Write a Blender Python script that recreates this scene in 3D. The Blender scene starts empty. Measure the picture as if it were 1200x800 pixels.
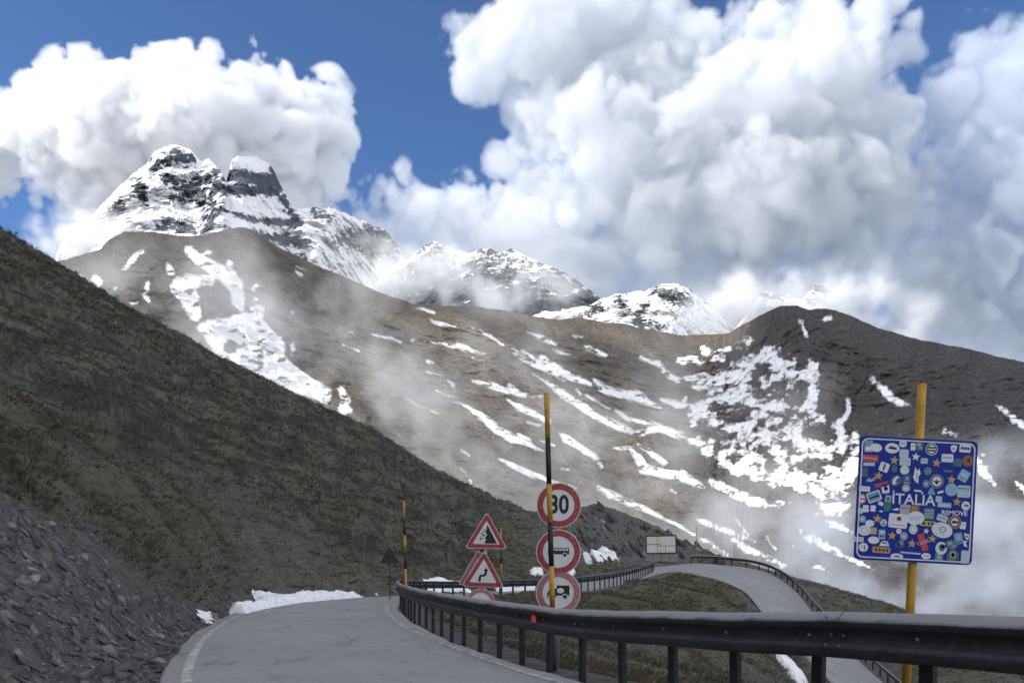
import bpy, bmesh, math
import numpy as np
from mathutils import Vector, Matrix

sc = bpy.context.scene
col = sc.collection

# ------------------------------------------------------------------ camera, sky, sun, exposure
F = 1000.0          # focal length in pixels of the 1200 px wide photograph
HOR = 660.0         # row of the horizon
EYE = 1.4           # eye height in the car
cam = bpy.data.cameras.new('camera')
cam_o = bpy.data.objects.new('camera', cam); col.objects.link(cam_o)
cam.sensor_width = 36.0; cam.lens = 30.0
cam.shift_y = (HOR - 400.0) / 1200.0
cam.clip_start = 0.2; cam.clip_end = 90000.0
cam_o.location = (0, 0, EYE); cam_o.rotation_euler = (math.pi / 2, 0, 0)
sc.camera = cam_o

SUN_AZ = math.radians(-106); SUN_EL = math.radians(33)
world = bpy.data.worlds.new('World'); sc.world = world; world.use_nodes = True
wn = world.node_tree; bgn = wn.nodes['Background']
sky = wn.nodes.new('ShaderNodeTexSky'); sky.sky_type = 'NISHITA'; sky.sun_disc = False
sky.sun_elevation = SUN_EL; sky.sun_rotation = SUN_AZ
sky.altitude = 2700; sky.air_density = 1.0; sky.dust_density = 0.0; sky.ozone_density = 7.0
bgn.inputs[1].default_value = 0.085
# broken cloud cover added out of view, overhead and behind, brightened to fill the shade
def _wn(ty, **kw):
    nd = wn.nodes.new(ty)
    for k, v in kw.items(): setattr(nd, k, v)
    return nd
_tc = _wn('ShaderNodeTexCoord'); _sep = _wn('ShaderNodeSeparateXYZ'); wn.links.new(_tc.outputs['Generated'], _sep.inputs[0])
_nz = _wn('ShaderNodeTexNoise'); wn.links.new(_tc.outputs['Generated'], _nz.inputs['Vector'])
_nz.inputs['Scale'].default_value = 2.6; _nz.inputs['Detail'].default_value = 6; _nz.inputs['Roughness'].default_value = .55
_mr = _wn('ShaderNodeMapRange', interpolation_type='SMOOTHSTEP'); wn.links.new(_nz.outputs['Fac'], _mr.inputs[0]); _mr.inputs[1].default_value = .42; _mr.inputs[2].default_value = .56
_my = _wn('ShaderNodeMapRange', interpolation_type='SMOOTHSTEP'); wn.links.new(_sep.outputs[1], _my.inputs[0]); _my.inputs[1].default_value = .70; _my.inputs[2].default_value = .45
_mu = _wn('ShaderNodeMath', operation='MULTIPLY'); wn.links.new(_mr.outputs[0], _mu.inputs[0]); wn.links.new(_my.outputs[0], _mu.inputs[1])
_mx = _wn('ShaderNodeMix', data_type='RGBA'); wn.links.new(_mu.outputs[0], _mx.inputs[0]); wn.links.new(sky.outputs[0], _mx.inputs[6]); _mx.inputs[7].default_value = (10.4, 10.4, 10.5, 1)
wn.links.new(_mx.outputs[2], bgn.inputs[0])
sun = bpy.data.lights.new('sun', 'SUN'); sun.energy = 2.8; sun.angle = math.radians(0.5); sun.color = (1.0, 0.95, 0.87)
sun_o = bpy.data.objects.new('sun', sun); col.objects.link(sun_o)
sd = Vector((math.sin(SUN_AZ) * math.cos(SUN_EL), math.cos(SUN_AZ) * math.cos(SUN_EL), math.sin(SUN_EL)))
sun_o.rotation_euler = sd.to_track_quat('Z', 'Y').to_euler()
vs = sc.view_settings
vs.view_transform = 'Standard'; vs.look = 'None'; vs.gamma = 1.0; vs.use_curve_mapping = False
vs.exposure = 1.0
sc.render.engine = 'CYCLES'
cy = sc.cycles
cy.use_denoising = True; cy.max_bounces = 12; cy.volume_bounces = 8; cy.diffuse_bounces = 3
cy.use_adaptive_sampling = True; cy.adaptive_threshold = 0.025; cy.adaptive_min_samples = 20; cy.volume_step_rate = 2.5; cy.volume_max_steps = 512

# ------------------------------------------------------------------ helpers
def P(px, py, t):
    """world point seen at photo pixel (px, py), t metres ahead"""
    px = np.asarray(px, float); py = np.asarray(py, float); t = np.asarray(t, float)
    return np.stack([t * (px - 600) / F, t + 0 * px, EYE + t * (HOR - py) / F], -1)

_prm = np.random.default_rng(7).permutation(256).astype(np.int64)
_prm = np.concatenate([_prm, _prm])
_grad = np.random.default_rng(8).normal(size=(256, 3)); _grad /= np.linalg.norm(_grad, axis=1, keepdims=True)
def perlin(x, y, z=0.0):
    x = np.asarray(x, float); y = np.asarray(y, float); z = np.asarray(z, float) + 0 * x
    xi = np.floor(x).astype(np.int64); yi = np.floor(y).astype(np.int64); zi = np.floor(z).astype(np.int64)
    xf = x - xi; yf = y - yi; zf = z - zi
    u = xf ** 3 * (xf * (xf * 6 - 15) + 10); v = yf ** 3 * (yf * (yf * 6 - 15) + 10); w = zf ** 3 * (zf * (zf * 6 - 15) + 10)
    r = 0
    for dx in (0, 1):
        wx = u if dx else 1 - u
        for dy in (0, 1):
            wy = v if dy else 1 - v
            for dz in (0, 1):
                wz = w if dz else 1 - w
                g = _grad[_prm[_prm[_prm[(xi + dx) & 255] + ((yi + dy) & 255)] + ((zi + dz) & 255)]]
                r = r + wx * wy * wz * (g[..., 0] * (xf - dx) + g[..., 1] * (yf - dy) + g[..., 2] * (zf - dz))
    return r * 1.6
def fbm(x, y, z=0.0, o=4, g=0.5, l=2.03):
    r = 0; a = 1; s = 1
    for i in range(o):
        r = r + a * perlin(x * s + 17.3 * i, y * s - 9.1 * i, z * s + 3.7 * i); a *= g; s *= l
    return r
def ridged(x, y, z=0.0, o=4, g=0.5, l=2.1):
    r = 0; a = 1; s = 1
    for i in range(o):
        r = r + a * (1 - 2 * np.abs(perlin(x * s + 11.3 * i, y * s - 5.1 * i, z * s + 8.7 * i))); a *= g; s *= l
    return r
def sstep(a, b, x):
    t = np.clip((x - a) / (b - a), 0, 1); return t * t * (3 - 2 * t)
def rbf_fit(pts, vals, smooth=0.0):
    pts = np.asarray(pts, float); n = len(pts)
    A = np.linalg.norm(pts[:, None] - pts[None], axis=-1) - smooth * np.eye(n)
    Pm = np.c_[np.ones(n), pts]
    M = np.block([[A, Pm], [Pm.T, np.zeros((Pm.shape[1],) * 2)]])
    sol = np.linalg.lstsq(M, np.r_[vals, np.zeros(Pm.shape[1])], rcond=None)[0]
    return pts, sol[:n], sol[n:]
def rbf_eval(fit, q):
    pts, w, c = fit; q = np.asarray(q, float); out = np.empty(len(q))
    for i in range(0, len(q), 20000):
        b = q[i:i + 20000]
        d = np.sqrt(np.maximum((b * b).sum(1)[:, None] + (pts * pts).sum(1)[None] - 2 * b @ pts.T, 0))
        out[i:i + 20000] = d @ w + c[0] + b @ c[1:]
    return out
def inpoly(x, y, poly):
    ins = np.zeros(np.shape(x), bool); j = len(poly) - 1
    for i in range(len(poly)):
        xi, yi = poly[i][:2]; xj, yj = poly[j][:2]
        ins ^= ((yi > y) != (yj > y)) & (x < (xj - xi) * (y - yi) / (yj - yi + 1e-12) + xi); j = i
    return ins
def polydist(x, y, poly):
    d = np.full(np.shape(x), 1e9)
    for i in range(len(poly)):
        a = np.array(poly[i - 1][:2], float); b = np.array(poly[i][:2], float); ab = b - a
        t = np.clip(((x - a[0]) * ab[0] + (y - a[1]) * ab[1]) / (ab @ ab + 1e-12), 0, 1)
        d = np.minimum(d, np.hypot(x - a[0] - t * ab[0], y - a[1] - t * ab[1]))
    return d
def chain_sdf(x, y, chains):
    """positive inside the union of tapered strokes [(x, y, r), ...]"""
    s = np.full(np.shape(x), -60.0)
    for ch in chains:
        if len(ch) == 1: ch = [ch[0], (ch[0][0] + 1, ch[0][1], ch[0][2])]
        for a, b in zip(ch[:-1], ch[1:]):
            ax, ay, ar = a; bx, by, br = b
            m = max(ar, br) + 40
            k = np.nonzero((x > min(ax, bx) - m) & (x < max(ax, bx) + m) & (y > min(ay, by) - m) & (y < max(ay, by) + m))[0]
            xx = x[k]; yy = y[k]
            L2 = (bx - ax) ** 2 + (by - ay) ** 2 + 1e-9
            t = np.clip(((xx - ax) * (bx - ax) + (yy - ay) * (by - ay)) / L2, 0, 1)
            d = ar + (br - ar) * t - np.hypot(xx - ax - t * (bx - ax), yy - ay - t * (by - ay))
            s[k] = np.maximum(s[k], d)
    return s
def catmull(pts, step):
    """smooth curve through pts resampled about every step metres"""
    p = np.asarray(pts, float); q = np.vstack([2 * p[0] - p[1], p, 2 * p[-1] - p[-2]]); out = []
    for i in range(1, len(q) - 2):
        for t in np.linspace(0, 1, 24, endpoint=False):
            a, b, c, d = q[i - 1], q[i], q[i + 1], q[i + 2]
            out.append(.5 * (2 * b + (c - a) * t + (2 * a - 5 * b + 4 * c - d) * t * t + (3 * b - a - 3 * c + d) * t ** 3))
    out.append(p[-1]); out = np.array(out)
    s = np.r_[0, np.cumsum(np.linalg.norm(np.diff(out[:, :2], axis=0), axis=1))]
    n = max(2, int(s[-1] / step) + 1); u = np.linspace(0, s[-1], n)
    return np.stack([np.interp(u, s, out[:, k]) for k in range(out.shape[1])], -1), u
def normals2(c):
    d = np.gradient(c[:, :2], axis=0); d /= np.linalg.norm(d, axis=1, keepdims=True) + 1e-9
    return np.stack([-d[:, 1], d[:, 0]], -1)      # to the left of travel

def tag(o, label=None, cat=None, group=None, kind=None):
    if label: o['label'] = label
    if cat: o['category'] = cat
    if group: o['group'] = group
    if kind: o['kind'] = kind
    return o
def empty(name, loc=(0, 0, 0), rot=(0, 0, 0)):
    o = bpy.data.objects.new(name, None); col.objects.link(o); o.location = loc; o.rotation_euler = rot
    o.empty_display_size = 0.1
    return o
def new_mesh(name, v, f, mat=None, smooth=False, attrs=None):
    me = bpy.data.meshes.new(name)
    v = np.asarray(v, 'f')
    if isinstance(f, np.ndarray):
        k = f.shape[1]; me.vertices.add(len(v)); me.vertices.foreach_set('co', v.ravel())
        me.loops.add(f.size); me.loops.foreach_set('vertex_index', f.ravel().astype('i'))
        me.polygons.add(len(f)); me.polygons.foreach_set('loop_start', np.arange(0, f.size, k, dtype='i'))
        me.update(calc_edges=True)
    else:
        me.from_pydata([tuple(map(float, a)) for a in v], [], [tuple(a) for a in f])
    if smooth: me.polygons.foreach_set('use_smooth', np.ones(len(me.polygons), bool))
    for k, a in (attrs or {}).items():
        at = me.attributes.new(k, 'FLOAT', 'POINT'); at.data.foreach_set('value', np.asarray(a, 'f'))
    if mat: me.materials.append(mat)
    me.update()
    return me
def obj(name, me, parent=None, loc=None, rot=None, scale=None):
    o = bpy.data.objects.new(name, me); col.objects.link(o)
    if parent: o.parent = parent
    if loc is not None: o.location = loc
    if rot is not None: o.rotation_euler = rot
    if scale is not None: o.scale = scale
    return o
def grid_faces(nr, nc, wrap=False):
    i = np.arange(nr - 1)[:, None]; j = np.arange(nc if wrap else nc - 1)[None]
    a = i * nc + j; b = i * nc + (j + 1) % nc
    return np.stack([a, b, b + nc, a + nc], -1).reshape(-1, 4)
def box_mesh(name, sx, sy, sz, mat, bev=0.0, z0=0.0):
    bm = bmesh.new(); bmesh.ops.create_cube(bm, size=1)
    for v in bm.verts: v.co = (v.co.x * sx, v.co.y * sy, (v.co.z + .5) * sz + z0)
    if bev: bmesh.ops.bevel(bm, geom=bm.edges[:], offset=bev, segments=2, affect='EDGES')
    me = bpy.data.meshes.new(name); bm.to_mesh(me); bm.free(); me.materials.append(mat); return me
def tube_mesh(name, r, z0, z1, mat, n=14, r1=None, cap=True):
    r1 = r if r1 is None else r1
    a = np.arange(n) * 2 * math.pi / n
    v = [(r * math.cos(k), r * math.sin(k), z0) for k in a] + [(r1 * math.cos(k), r1 * math.sin(k), z1) for k in a]
    f = [(i, (i + 1) % n, n + (i + 1) % n, n + i) for i in range(n)]
    if cap: f += [tuple(range(n - 1, -1, -1)), tuple(range(n, 2 * n))]
    me = new_mesh(name, v, f, mat)
    me.polygons.foreach_set('use_smooth', [len(p.vertices) == 4 for p in me.polygons]); return me
def slab_mesh(name, outline, y0, y1, mat, holes=None):
    """flat plate in the x-z plane facing -y, from y=y0 (front) back to y1"""
    n = len(outline)
    v = [(x, y0, z) for x, z in outline] + [(x, y1, z) for x, z in outline]
    ar = sum(outline[i - 1][0] * outline[i][1] - outline[i][0] * outline[i - 1][1] for i in range(n))
    fr = tuple(range(n)) if ar > 0 else tuple(range(n - 1, -1, -1))
    f = [fr, tuple(i + n for i in reversed(fr))]
    for i in range(n):
        j = (i + 1) % n
        f.append((i, i + n, j + n, j) if ar > 0 else (j, j + n, i + n, i))
    return new_mesh(name, v, f, mat)
def ring_mesh(name, outer, inner, y0, y1, mat):
    n = len(outer)
    v = [(x, y0, z) for x, z in outer] + [(x, y0, z) for x, z in inner] + [(x, y1, z) for x, z in outer] + [(x, y1, z) for x, z in inner]
    f = []
    for i in range(n):
        j = (i + 1) % n
        f += [(i, j, n + j, n + i), (2 * n + i, 2 * n + j, j, i), (n + i, n + j, 3 * n + j, 3 * n + i)]
    return new_mesh(name, v, f, mat)
def circle(r, n=48, cx=0, cz=0, rx=1.0):
    return [(cx + r * rx * math.cos(2 * math.pi * i / n), cz + r * math.sin(2 * math.pi * i / n)) for i in range(n)]
def rounded(poly, r, seg=5):
    out = []; n = len(poly)
    for i in range(n):
        p = Vector(poly[i]); a = (Vector(poly[i - 1]) - p); b = (Vector(poly[(i + 1) % n]) - p)
        an = a.angle(b); d = r / math.tan(an / 2); a.normalize(); b.normalize()
        c = p + (a + b).normalized() * (r / math.sin(an / 2)); s = p + a * d; e = p + b * d
        a0 = math.atan2(s.y - c.y, s.x - c.x); a1 = math.atan2(e.y - c.y, e.x - c.x); da = (a1 - a0 + math.pi) % (2 * math.pi) - math.pi
        out += [(c.x + r * math.cos(a0 + da * k / seg), c.y + r * math.sin(a0 + da * k / seg)) for k in range(seg + 1)]
    return out
def text_mesh(name, s, size, mat, y0=-0.002, ext=0.0006, bold=0.0, sx=1.0, cx=0, cz=0):
    cu = bpy.data.curves.new(name, 'FONT'); cu.body = s; cu.size = size; cu.align_x = 'CENTER'; cu.align_y = 'CENTER'
    cu.extrude = ext; cu.offset = bold
    o = bpy.data.objects.new(name, cu); col.objects.link(o)
    me = bpy.data.meshes.new_from_object(o.evaluated_get(bpy.context.evaluated_depsgraph_get()))
    bpy.data.objects.remove(o); bpy.data.curves.remove(cu)
    me.name = name
    me.transform(Matrix(((sx, 0, 0, cx), (0, 0, -1, y0), (0, 1, 0, cz), (0, 0, 0, 1))))
    me.materials.clear(); me.materials.append(mat); return me

# ------------------------------------------------------------------ materials
class NT:
    def __init__(s, name):
        s.m = bpy.data.materials.new(name); s.m.use_nodes = True; s.t = s.m.node_tree; s.t.nodes.clear()
        s.out = s.n('ShaderNodeOutputMaterial')
    def n(s, ty, props=None, **inp):
        nd = s.t.nodes.new(ty)
        for k, v in (props or {}).items(): setattr(nd, k, v)
        for k, v in inp.items():
            key = k.replace('_', ' ')
            sock = nd.inputs[int(k[1:])] if k[0] == 'i' and k[1:].isdigit() else nd.inputs[key]
            s.set(sock, v)
        return nd
    def set(s, sock, v):
        if isinstance(v, bpy.types.NodeSocket): s.t.links.new(v, sock)
        elif isinstance(v, bpy.types.Node): s.t.links.new(v.outputs[0], sock)
        else: sock.default_value = v
    def coord(s, scale=(1, 1, 1), rot=(0, 0, 0)):
        g = s.n('ShaderNodeTexCoord'); m = s.n('ShaderNodeMapping'); s.t.links.new(g.outputs['Object'], m.inputs[0])
        m.inputs['Scale'].default_value = scale; m.inputs['Rotation'].default_value = rot; return m.outputs[0]
    def noise(s, vec, scale, detail=4, rough=.55, dist=0.0):
        return s.n('ShaderNodeTexNoise', Vector=vec, Scale=scale, Detail=detail, Roughness=rough, Distortion=dist).outputs['Fac']
    def ramp(s, fac, stops, interp='LINEAR'):
        r = s.n('ShaderNodeValToRGB', Fac=fac); r.color_ramp.interpolation = interp; e = r.color_ramp.elements
        while len(e) < len(stops): e.new(.5)
        for k, (p, c) in enumerate(stops):
            e[k].position = p; e[k].color = (c, c, c, 1) if np.isscalar(c) else (*c[:3], 1)
        return r.outputs[0]
    def mix(s, fac, a, b, blend='MIX'):
        m = s.n('ShaderNodeMix', {'data_type': 'RGBA', 'blend_type': blend})
        s.set(m.inputs[0], fac)
        for i, c in ((6, a), (7, b)):
            s.set(m.inputs[i], (*c, 1) if isinstance(c, tuple) and len(c) == 3 else c)
        return m.outputs[2]
    def math(s, op, a, b=0.0, clamp=False):
        m = s.n('ShaderNodeMath', {'operation': op, 'use_clamp': clamp}); s.set(m.inputs[0], a); s.set(m.inputs[1], b); return m.outputs[0]
    def attr(s, name):
        return s.n('ShaderNodeAttribute', {'attribute_name': name}).outputs['Fac']
    def bump(s, h, strength=.5, dist=.05, normal=None):
        b = s.n('ShaderNodeBump', Height=h, Strength=strength, Distance=dist)
        if normal is not None: s.set(b.inputs['Normal'], normal)
        return b.outputs[0]
    def bsdf(s, color, rough=.8, metal=0.0, normal=None, spec=.3):
        b = s.n('ShaderNodeBsdfPrincipled')
        s.set(b.inputs['Base Color'], (*color, 1) if isinstance(color, tuple) and len(color) == 3 else color)
        s.set(b.inputs['Roughness'], rough); s.set(b.inputs['Metallic'], metal); b.inputs['Specular IOR Level'].default_value = spec
        if normal is not None: s.set(b.inputs['Normal'], normal)
        s.t.links.new(b.outputs[0], s.out.inputs[0]); return s.m

def plain(name, color, rough=.6, metal=0.0, var=.25, scale=8.0, dirt=None, spec=.3):
    """painted or bare surface with grime"""
    n = NT(name); c = n.coord()
    f = n.noise(c, scale, 5, .6)
    dk = tuple(k * (1 - var) for k in color)
    cc = n.mix(n.ramp(f, [(.35, 0), (.65, 1)]), dk, color)
    if dirt:
        f2 = n.noise(c, scale * 2.7, 6, .7)
        cc = n.mix(n.ramp(f2, [(.52, 0), (.66, dirt[1])]), cc, dirt[0])
    return n.bsdf(cc, rough, metal, n.bump(f, .15, .01), spec)

def m_ground():
    n = NT('alpine_turf'); c = n.coord()
    turf = n.attr('turf')        # 1 grass, 0 shale scree
    green = n.attr('green')
    big = n.noise(c, .12, 4, .6); mid = n.noise(c, .9, 5, .6); fine = n.noise(c, 6.0, 6, .65)
    g1 = n.mix(n.ramp(mid, [(.35, 0), (.65, 1)]), (.070, .071, .056), (.135, .134, .106))
    g2 = n.mix(n.ramp(fine, [(.3, 0), (.7, 1)]), (.044, .045, .037), (.190, .184, .146))
    g = n.mix(.5, g1, g2)
    g = n.mix(n.ramp(big, [(.45, 0), (.7, .5)]), g, (.090, .072, .054))
    cs = n.coord((.32, .32, 2.4)); st = n.noise(cs, 1.5, 5, .68); st2 = n.noise(cs, 5.0, 4, .65)
    g = n.mix(n.ramp(st, [(.55, 0), (.64, .85)]), g, (.020, .021, .021))
    g = n.mix(n.ramp(st2, [(.30, .55), (.42, 0)]), g, (.185, .165, .125))
    g = n.mix(n.ramp(st2, [(.60, 0), (.70, .7)]), g, (.026, .026, .024))
    gr = n.mix(n.ramp(fine, [(.3, 0), (.7, 1)]), (.035, .042, .014), (.10, .105, .045))
    g = n.mix(n.math('MULTIPLY', green, .75), g, gr)
    scar_shade = n.attr('scar_shade')
    g = n.mix(n.math('MULTIPLY', scar_shade, .75, True), g, (.028, .027, .027))
    r = n.mix(n.ramp(n.noise(c, 3.0, 6, .7), [(.3, 0), (.7, 1)]), (.045, .045, .050), (.17, .165, .165))
    r = n.mix(n.ramp(n.noise(c, .5, 3, .5), [(.45, 0), (.6, .4)]), r, (.13, .115, .095))
    tf = n.ramp(n.math('ADD', turf, n.math('MULTIPLY', n.math('SUBTRACT', mid, .5), 1.3)), [(.38, 0), (.62, 1)])
    colr = n.mix(tf, r, g)
    h = n.math('ADD', n.noise(c, 9.0, 7, .7), n.math('ADD', n.math('MULTIPLY', n.noise(c, 2.2, 4, .6), 1.5), n.math('MULTIPLY', st, -1.6)))
    return n.bsdf(colr, .95, 0, n.bump(h, .9, .12), .1)
def m_asphalt():
    n = NT('worn_asphalt'); c = n.coord()
    a = n.noise(c, .35, 4, .6); b = n.noise(c, 60, 3, .7); p = n.noise(c, 1.3, 5, .65)
    cc = n.mix(n.ramp(a, [(.35, 0), (.65, 1)]), (.200, .199, .198), (.255, .252, .248))
    cc = n.mix(n.ramp(b, [(.3, 0), (.7, .5)]), cc, (.29, .285, .285))
    cc = n.mix(n.ramp(p, [(.58, 0), (.68, .55)]), cc, (.145, .145, .15))
    cw = n.coord((1, .25, 1), (0, 0, .3))
    cc = n.mix(n.ramp(n.noise(cw, 2.2, 5, .6), [(.60, 0), (.66, .5)]), cc, (.125, .125, .13))
    cc = n.mix(n.ramp(n.noise(c, 9, 5, .75), [(.55, 0), (.72, .55)]), cc, (.11, .11, .112))
    cc = n.mix(n.ramp(n.noise(c, 26, 4, .7), [(.58, 0), (.7, .6)]), cc, (.34, .335, .33))
    v = n.n('ShaderNodeTexVoronoi', {'feature': 'DISTANCE_TO_EDGE'}, Vector=n.n('ShaderNodeVectorMath', i0=c, i1=n.n('ShaderNodeTexNoise', Vector=c, Scale=.8, Detail=6).outputs['Color']).outputs[0], Scale=.32)
    cc = n.mix(n.ramp(v.outputs[0], [(0, .4), (.007, 0)]), cc, (.035, .035, .035))
    return n.bsdf(cc, .85, 0, n.bump(b, .35, .01), .3)
def m_line():
    n = NT('worn_road_paint'); c = n.coord()
    w = n.noise(c, 5, 6, .7)
    cc = n.mix(n.ramp(w, [(.38, 0), (.58, .9)]), (.46, .45, .42), (.17, .17, .17))
    return n.bsdf(cc, .8, 0, n.bump(n.noise(c, 50), .2, .005), .2)
def m_snow(name='old_snow', dirt=.6):
    n = NT(name); c = n.coord()
    d = n.noise(c, 3.0, 7, .7)
    cc = n.mix(n.ramp(d, [(.5, 0), (.72, dirt)]), (.80, .81, .83), (.25, .22, .19))
    return n.bsdf(cc, .7, 0, n.bump(n.noise(c, 7, 5), .5, .06), .2)
def m_rock(name, a, b, sc_=3.0, strat=(0, 0, 0)):
    n = NT(name); c = n.coord()
    oi = n.math('FRACT', n.math('ADD', n.n('ShaderNodeObjectInfo').outputs['Random'], n.attr('tint')))
    cc = n.mix(n.ramp(n.noise(c, sc_, 6, .7), [(.3, 0), (.7, 1)]), a, b)
    cc = n.mix(n.ramp(oi, [(0, .45), (.5, 0), (1, 0)]), cc, (.035, .035, .04))
    cc = n.mix(n.ramp(oi, [(.55, 0), (.75, .55), (.76, 0), (1, .75)]), cc, n.mix(n.ramp(oi, [(.75, 0), (.76, 1)], 'CONSTANT'), (.15, .12, .085), (.27, .26, .25)))
    return n.bsdf(cc, .85, 0, n.bump(n.noise(c, sc_ * 6, 6, .7), .5, .03), .25)
def m_mount(name, rock_a, rock_b, rock_c, px_m, soft=1.0, namp=5.0, fine=1.0, fb=2.0):
    """rock with snow where the surface carries it; px_m: metres per photo pixel at its distance"""
    n = NT(name); c = n.coord()
    s = n.attr('snow'); tone = n.attr('tone'); strk = n.attr('streak')
    S = 1.0 / px_m
    a = n.noise(c, .012 * S, 6, .65); b = n.noise(c, .32 * S * fine, 4, .7); e = n.noise(c, .10 * S * fine, 5, .68); g = n.noise(c, .035 * S, 6, .65)
    r = n.mix(n.ramp(a, [(.38, 0), (.62, 1)]), rock_a, rock_b)
    r = n.mix(n.ramp(g, [(.40, 0), (.62, .55)]), r, (rock_b[0] * .95, rock_b[1] * 1.06, rock_b[2] * .80))
    r = n.mix(tone, r, rock_c)
    r = n.mix(n.math('MULTIPLY', strk, .6, True), r, tuple(k * .55 for k in rock_c))
    r = n.mix(n.ramp(e, [(.36, .6), (.56, 0)]), r, tuple(k * .6 for k in rock_c))
    r = n.mix(n.ramp(b, [(.52, 0), (.68, .45)]), r, tuple(k * 1.5 for k in rock_b))
    k = n.math('ADD', s, n.math('MULTIPLY', n.math('SUBTRACT', e, .5), namp * 3.0))
    k = n.math('ADD', k, n.math('MULTIPLY', n.math('SUBTRACT', b, .5), namp * fb))
    f = n.n('ShaderNodeMapRange', i0=k, i1=-.6 * soft, i2=.9 * soft).outputs[0]
    cc = n.mix(f, r, n.mix(n.ramp(g, [(.4, 0), (.7, .6)]), (.80, .81, .83), (.62, .61, .60)))
    hh = n.math('ADD', n.math('MULTIPLY', e, 2.5), b)
    nb = n.bump(hh, n.mix(f, (.9, .9, .9), (.16, .16, .16)), 9 * px_m)
    return n.bsdf(cc, .9, 0, nb, .1)

M = {}
M['ground'] = m_ground(); M['asphalt'] = m_asphalt(); M['line'] = m_line(); M['snow'] = m_snow()
M['shale'] = m_rock('grey_shale', (.055, .055, .06), (.15, .147, .145))
M['slab'] = m_rock('slate_slab', (.035, .036, .038), (.10, .10, .098), .8)
def m_rail():
    n = NT('dark_weathered_steel'); c = n.coord(); f = n.noise(c, 6, 5, .6)
    cc = n.mix(n.ramp(f, [(.35, 0), (.65, 1)]), (.020, .022, .028), (.036, .040, .050))
    cc = n.mix(n.ramp(n.noise(c, 17, 6, .7), [(.52, 0), (.68, .6)]), cc, (.10, .075, .058))
    wv = n.math('ADD', n.attr('pale_crest'), n.math('MULTIPLY', n.math('SUBTRACT', n.noise(c, 2.5, 5, .6), .5), .8))
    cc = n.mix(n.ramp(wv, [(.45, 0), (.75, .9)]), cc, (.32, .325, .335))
    return n.bsdf(cc, .5, .25, n.bump(f, .15, .01), .4)
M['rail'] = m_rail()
M['post'] = plain('dark_steel_post', (.020, .021, .026), .5, .4, .4, 9, ((.07, .05, .035), .4), .4)
M['bolt'] = plain('galvanised_bolt', (.45, .45, .46), .4, .8, .3, 30)
M['galv'] = plain('galvanised_post', (.30, .31, .32), .5, .6, .3, 9)
M['yellow'] = plain('faded_yellow_paint', (.50, .28, .035), .6, 0, .35, 7, ((.16, .10, .045), .5))
M['black'] = plain('black_paint', (.020, .020, .022), .55, 0, .3, 7)
M['red'] = plain('faded_red_film', (.30, .035, .045), .5, 0, .3, 14, ((.38, .20, .20), .6))
M['redfade'] = plain('pale_red_film', (.36, .14, .15), .55, 0, .3, 14, ((.45, .33, .31), .6))
M['white'] = plain('white_sign_film', (.58, .60, .62), .5, 0, .12, 10, ((.40, .40, .40), .3))
M['ink'] = plain('black_sign_film', (.015, .016, .020), .55, 0, .2, 10)
M['signback'] = plain('dark_sign_back', (.035, .038, .045), .6, .3, .3, 10)
M['reflector'] = plain('red_reflector', (.75, .03, .02), .25, 0, .2, 40, None, .6)
M['board'] = plain('pale_board', (.60, .61, .60), .6, 0, .12, 2, ((.42, .41, .38), .5))
M['ochre'] = plain('ochre_print', (.40, .30, .14), .6)
M['concrete'] = plain('grey_concrete', (.24, .235, .225), .85, 0, .35, 1.2, ((.10, .10, .095), .6))
M['blue'] = plain('blue_sign_film', (.006, .028, .27), .4, 0, .25, 9, ((.02, .04, .24), .4), .12)

# ------------------------------------------------------------------ road and rail lines in plan
rail_plan = [(4.1, 2.6), (3.35, 4.2), (2.86, 5.3), (2.02, 7.2), (1.18, 9.2), (.54, 10.9), (-.10, 12.6), (-.73, 14.4), (-1.18, 15.9), (-1.72, 17.8),
             (-2.45, 20.8), (-3.12, 24.2), (-3.75, 28.2), (-4.25, 32.5), (-4.25, 36.8), (-3.3, 40.6), (-1.4, 43.8), (1.6, 47.4),
             (5.1, 53), (8.3, 61), (10.9, 69.5), (12.6, 76.0)]
rail_z = [.13, .10, .07, .03, .01, 0, 0, 0, 0, 0, 0, 0, -.02, -.08, -.18, -.28, -.33, -.32, -.2, .08, .42, .72]
rail, rail_s = catmull(np.c_[rail_plan, rail_z], .25)
OFF = 2.38
rp = rail[::4]; nl = normals2(rail)[::4]
cen1 = np.c_[rp[:, :2] + nl * OFF, rp[:, 2]]
back = np.array([(2.1, -6, .12), (3.6, -14, .12), (6.5, -26, .1), (11, -42, 0.0)])[::-1]
out_px = [(800, 660.5, 90), (845, 661.5, 92), (888, 667, 90), (917, 680, 84.5), (937, 698, 79), (950, 715, 75), (977, 743, 69.5), (1004, 771, 64), (1035, 800, 58), (1078, 840, 51), (1130, 890, 44)]
in_px = [(785, 668.5, 77), (818, 672, 75.5), (848, 679, 74), (873, 691, 72.5), (886, 704, 71), (895, 716, 69.5), (921, 744, 65), (950, 773, 60), (978, 800, 55.5), (1014, 840, 49), (1060, 890, 42)]
HW = 2.28
k0 = int(np.argmax(cen1[:, 1] > 1.0)); c1 = np.vstack([back, cen1[k0::6][:-2]])
keep = [0]
for i in range(1, len(c1)):
    if np.linalg.norm(c1[i, :2] - c1[keep[-1], :2]) > 1.2: keep.append(i)
c1, _ = catmull(c1[keep], 1.5)
for _ in range(4): c1[1:-1] = .25 * c1[:-2] + .5 * c1[1:-1] + .25 * c1[2:]
n1 = normals2(c1)
eL = np.vstack([np.c_[c1[:, :2] + n1 * HW, c1[:, 2]], [P(*q) for q in out_px]])
eR = np.vstack([np.c_[c1[:, :2] - n1 * HW, c1[:, 2]], [P(*q) for q in in_px]])
mid_ = (eL + eR) / 2
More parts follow.
